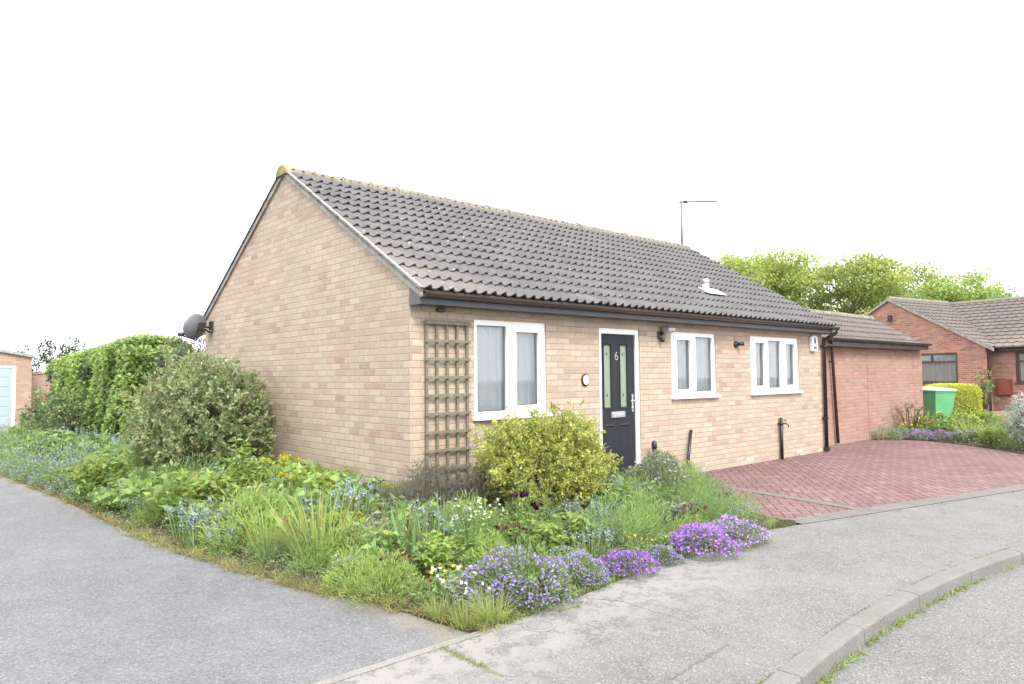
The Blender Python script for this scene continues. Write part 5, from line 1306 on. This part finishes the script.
tag(ground_cover('ground_cover', BED2, 9000, .16, .08, .035, MID+SAGE+FRESH+[(.16, .09, .07)], 33, .03, 9, (10.5, 20, -5, 4)), 'low green ground cover in the bed beyond the driveway', 'ground cover', kind='stuff')
shrub('silver_shrub', (12.02, -2.98, 0), .78, .70, 1.10, 15000, .055, .022, [(.38, .42, .42), (.46, .50, .49), (.30, .35, .33)], 61, 'silver-grey rounded shrub at the right edge beside the driveway', amp=.12, shoot=.16)
shrub('olive_shrub', (13.9, .05, 0), .42, .42, .78, 2200, .035, .014, [(.17, .17, .09), (.14, .16, .07), (.22, .20, .12)], 62, 'small olive brown shrub against the garage wall end')
gh = empty('golden_hedge', (18.95, .72, 0), R(-42), 'bright golden clipped hedge behind the green bin', 'hedge')
pb = PB(63); n_ = 9000; u3 = pb.r.uniform(-1, 1, (n_, 3)); ax_ = pb.r.integers(0, 5, n_); axm = np.array([0, 0, 1, 1, 2])[ax_]; u3[np.arange(n_), axm] = np.array([1, -1, 1, -1, 1])[ax_]
ln_ = (np.abs(u3)**6).sum(1)**(1/6.); u3 = u3/ln_[:, None]; u3 = u3*(1-.10*pb.r.random(n_)[:, None])
P0 = u3*np.array([.62, .5, .56])*lump(u3, 4, .03)[:, None]+np.array([0, 0, .57]); pb.leaves(P0, u3+pb.r.normal(0, .6, (n_, 3)), .05, .03, cols(pb.r, n_, [(.62, .62, .12), (.56, .58, .11), (.46, .52, .11)], .12)); pb.build('foliage', 'leaf', gh)
MB().box(-.50, .50, -.40, .40, 0, 1.0).build('branches', plain('golden_hedge_core', (.16, .17, .04), .95, .3, 8), gh, bevel=.1)  # solid dark box filling the hedge behind its leaves, not separate branches
shrub('climbing_shrub', (24.4, 1.4, 0), .35, .5, 1.5, 900, .07, .05, MID+FRESH+[(.2, .12, .09)], 64, 'thin climbing shrub on the corner of the red brick house', shell=.9)
shrub('dark_red_shrub', (21.5, -.9, 0), .9, .7, .62, 2500, .06, .03, [(.16, .12, .07), (.20, .15, .08), (.12, .14, .06)], 65, 'low brownish shrub in front of the red brick house')
o = MB().box(0, 1.9, 0, .2, -.1, .42).build('low_brick_wall', M['pinkbrick']); o.location = (17.9, -.55, 0); o.rotation_euler = (0, 0, R(-48)); tag(o, 'low pink brick wall right of the green bin', 'wall')

# trees
YG = [(.36, .42, .15), (.41, .45, .17), (.32, .39, .14)]; G2 = [(.26, .37, .14), (.30, .40, .15)]
tree((48.4, 24.0, 0), 12.9, 5.2, 71, YG, 'dense yellow-green tree just right of the aerial above the bungalow roof', 26000, puff=1.6)
tree((43.2, 24.4, 0), 11.2, 3.6, 78, YG, 'lower yellow-green tree mostly hidden behind the bungalow roof', 13000, puff=1.5)
tree((53.7, 22.0, 0), 12.0, 4.6, 72, YG, 'yellow-green tree second from the left above the garage roof', 19000, puff=1.5)
tree((51.7, 17.1, 0), 11.7, 5.0, 73, YG, 'open crowned yellow-green tree with visible limbs above the garage', 15000, puff=1.25)
tree((59.3, 17.0, 0), 11.7, 4.6, 74, YG+G2, 'sparse yellow-green tree left of the neighbour gable peak', 10000, puff=1.1)
tree((64.0, 15.2, 0), 11.6, 4.4, 75, YG+G2, 'thin twiggy tree above the neighbour gable', 8000, puff=1.05)
tree((61.8, 12.2, 0), 9.6, 4.4, 76, G2+G2+YG, 'mid green tree above the neighbour roof', 14000, puff=1.3)
tree((65.5, 10.9, 0), 8.7, 3.6, 77, [(.17, .28, .10), (.19, .31, .11)], 'darker green tree at the right above the neighbour roof', 14000, puff=1.3)
for i, (x, y, s) in enumerate([(3.0, 41.5, 3.6), (5.6, 46, 3.7), (.9, 44.0, 3.1)]):
    shrub('evergreen_tree', (x, y, 0), 1.5, 1.5, s, 3500, .16, .08, [(.05, .075, .045), (.07, .10, .06), (.10, .12, .10)], 81+i, ['dark evergreen tree above the garden wall beyond the garage', 'dark evergreen tree furthest back behind the hedge', 'dark evergreen tree closest to the far left garage'][i], 'tree')

# ------------------------------------------------------------------ light, sky, camera
w = bpy.data.worlds.new('World'); S.world = w; w.use_nodes = True; nt_ = w.node_tree; bg = nt_.nodes['Background']
sky = nt_.nodes.new('ShaderNodeTexSky'); sky.sky_type = 'NISHITA'; sky.sun_disc = False
EL_, AZ = R(48), R(200)      # sun high, behind and left of the camera
sky.sun_elevation = EL_; sky.sun_rotation = AZ; sky.air_density = 1.0; sky.dust_density = 2.5; sky.ozone_density = 1.0
hs = nt_.nodes.new('ShaderNodeHueSaturation'); hs.inputs['Saturation'].default_value = .35; nt_.links.new(sky.outputs[0], hs.inputs['Color'])
mx = nt_.nodes.new('ShaderNodeMix'); mx.data_type = 'RGBA'; mx.inputs[0].default_value = .82
nt_.links.new(hs.outputs[0], mx.inputs[6]); mx.inputs[7].default_value = (10.0, 10.2, 10.5, 1)    # unbroken bright cloud
nt_.links.new(mx.outputs[2], bg.inputs[0]); bg.inputs[1].default_value = .10
sd = bpy.data.lights.new('sun', 'SUN'); sd.energy = 1.6; sd.angle = R(18); sd.color = (1, .965, .91)
so = bpy.data.objects.new('sun', sd); COL.objects.link(so)
dirv = Vector((math.sin(AZ)*math.cos(EL_), math.cos(AZ)*math.cos(EL_), math.sin(EL_)))
so.rotation_euler = dirv.to_track_quat('Z', 'Y').to_euler(); so.location = (0, -10, 20)

cd = bpy.data.cameras.new('camera'); cam = bpy.data.objects.new('camera', cd); COL.objects.link(cam); S.camera = cam
y_, p_, r_ = R(41.841), R(2.714), R(-.527)
fw = Vector((math.sin(y_)*math.cos(p_), math.cos(y_)*math.cos(p_), math.sin(p_))); rt = Vector((math.cos(y_), -math.sin(y_), 0)); upv = rt.cross(fw)
rt2 = rt*math.cos(r_)+upv*math.sin(r_); up2 = upv*math.cos(r_)-rt*math.sin(r_)
mat = Matrix((rt2, up2, -fw)).transposed().to_4x4(); mat.translation = (-4.131, -6.192, 1.486); cam.matrix_world = mat
cd.sensor_width = 36; cd.lens = 713.996/1024*36; cd.clip_start = .05; cd.clip_end = 1000
# protos that were never placed must not stay behind
for k, (o, used, c) in protos.items():
    if not used:
        for ch in list(o.children): bpy.data.objects.remove(ch)
        bpy.data.objects.remove(o)
S.render.engine = 'CYCLES'
S.view_settings.view_transform = 'Standard'; S.view_settings.look = 'None'; S.view_settings.exposure = 1.65; S.view_settings.gamma = 1; S.view_settings.use_curve_mapping = False
S.cycles.max_bounces = 8; S.cycles.transparent_max_bounces = 12
S.render.resolution_x = 1024; S.render.resolution_y = 684
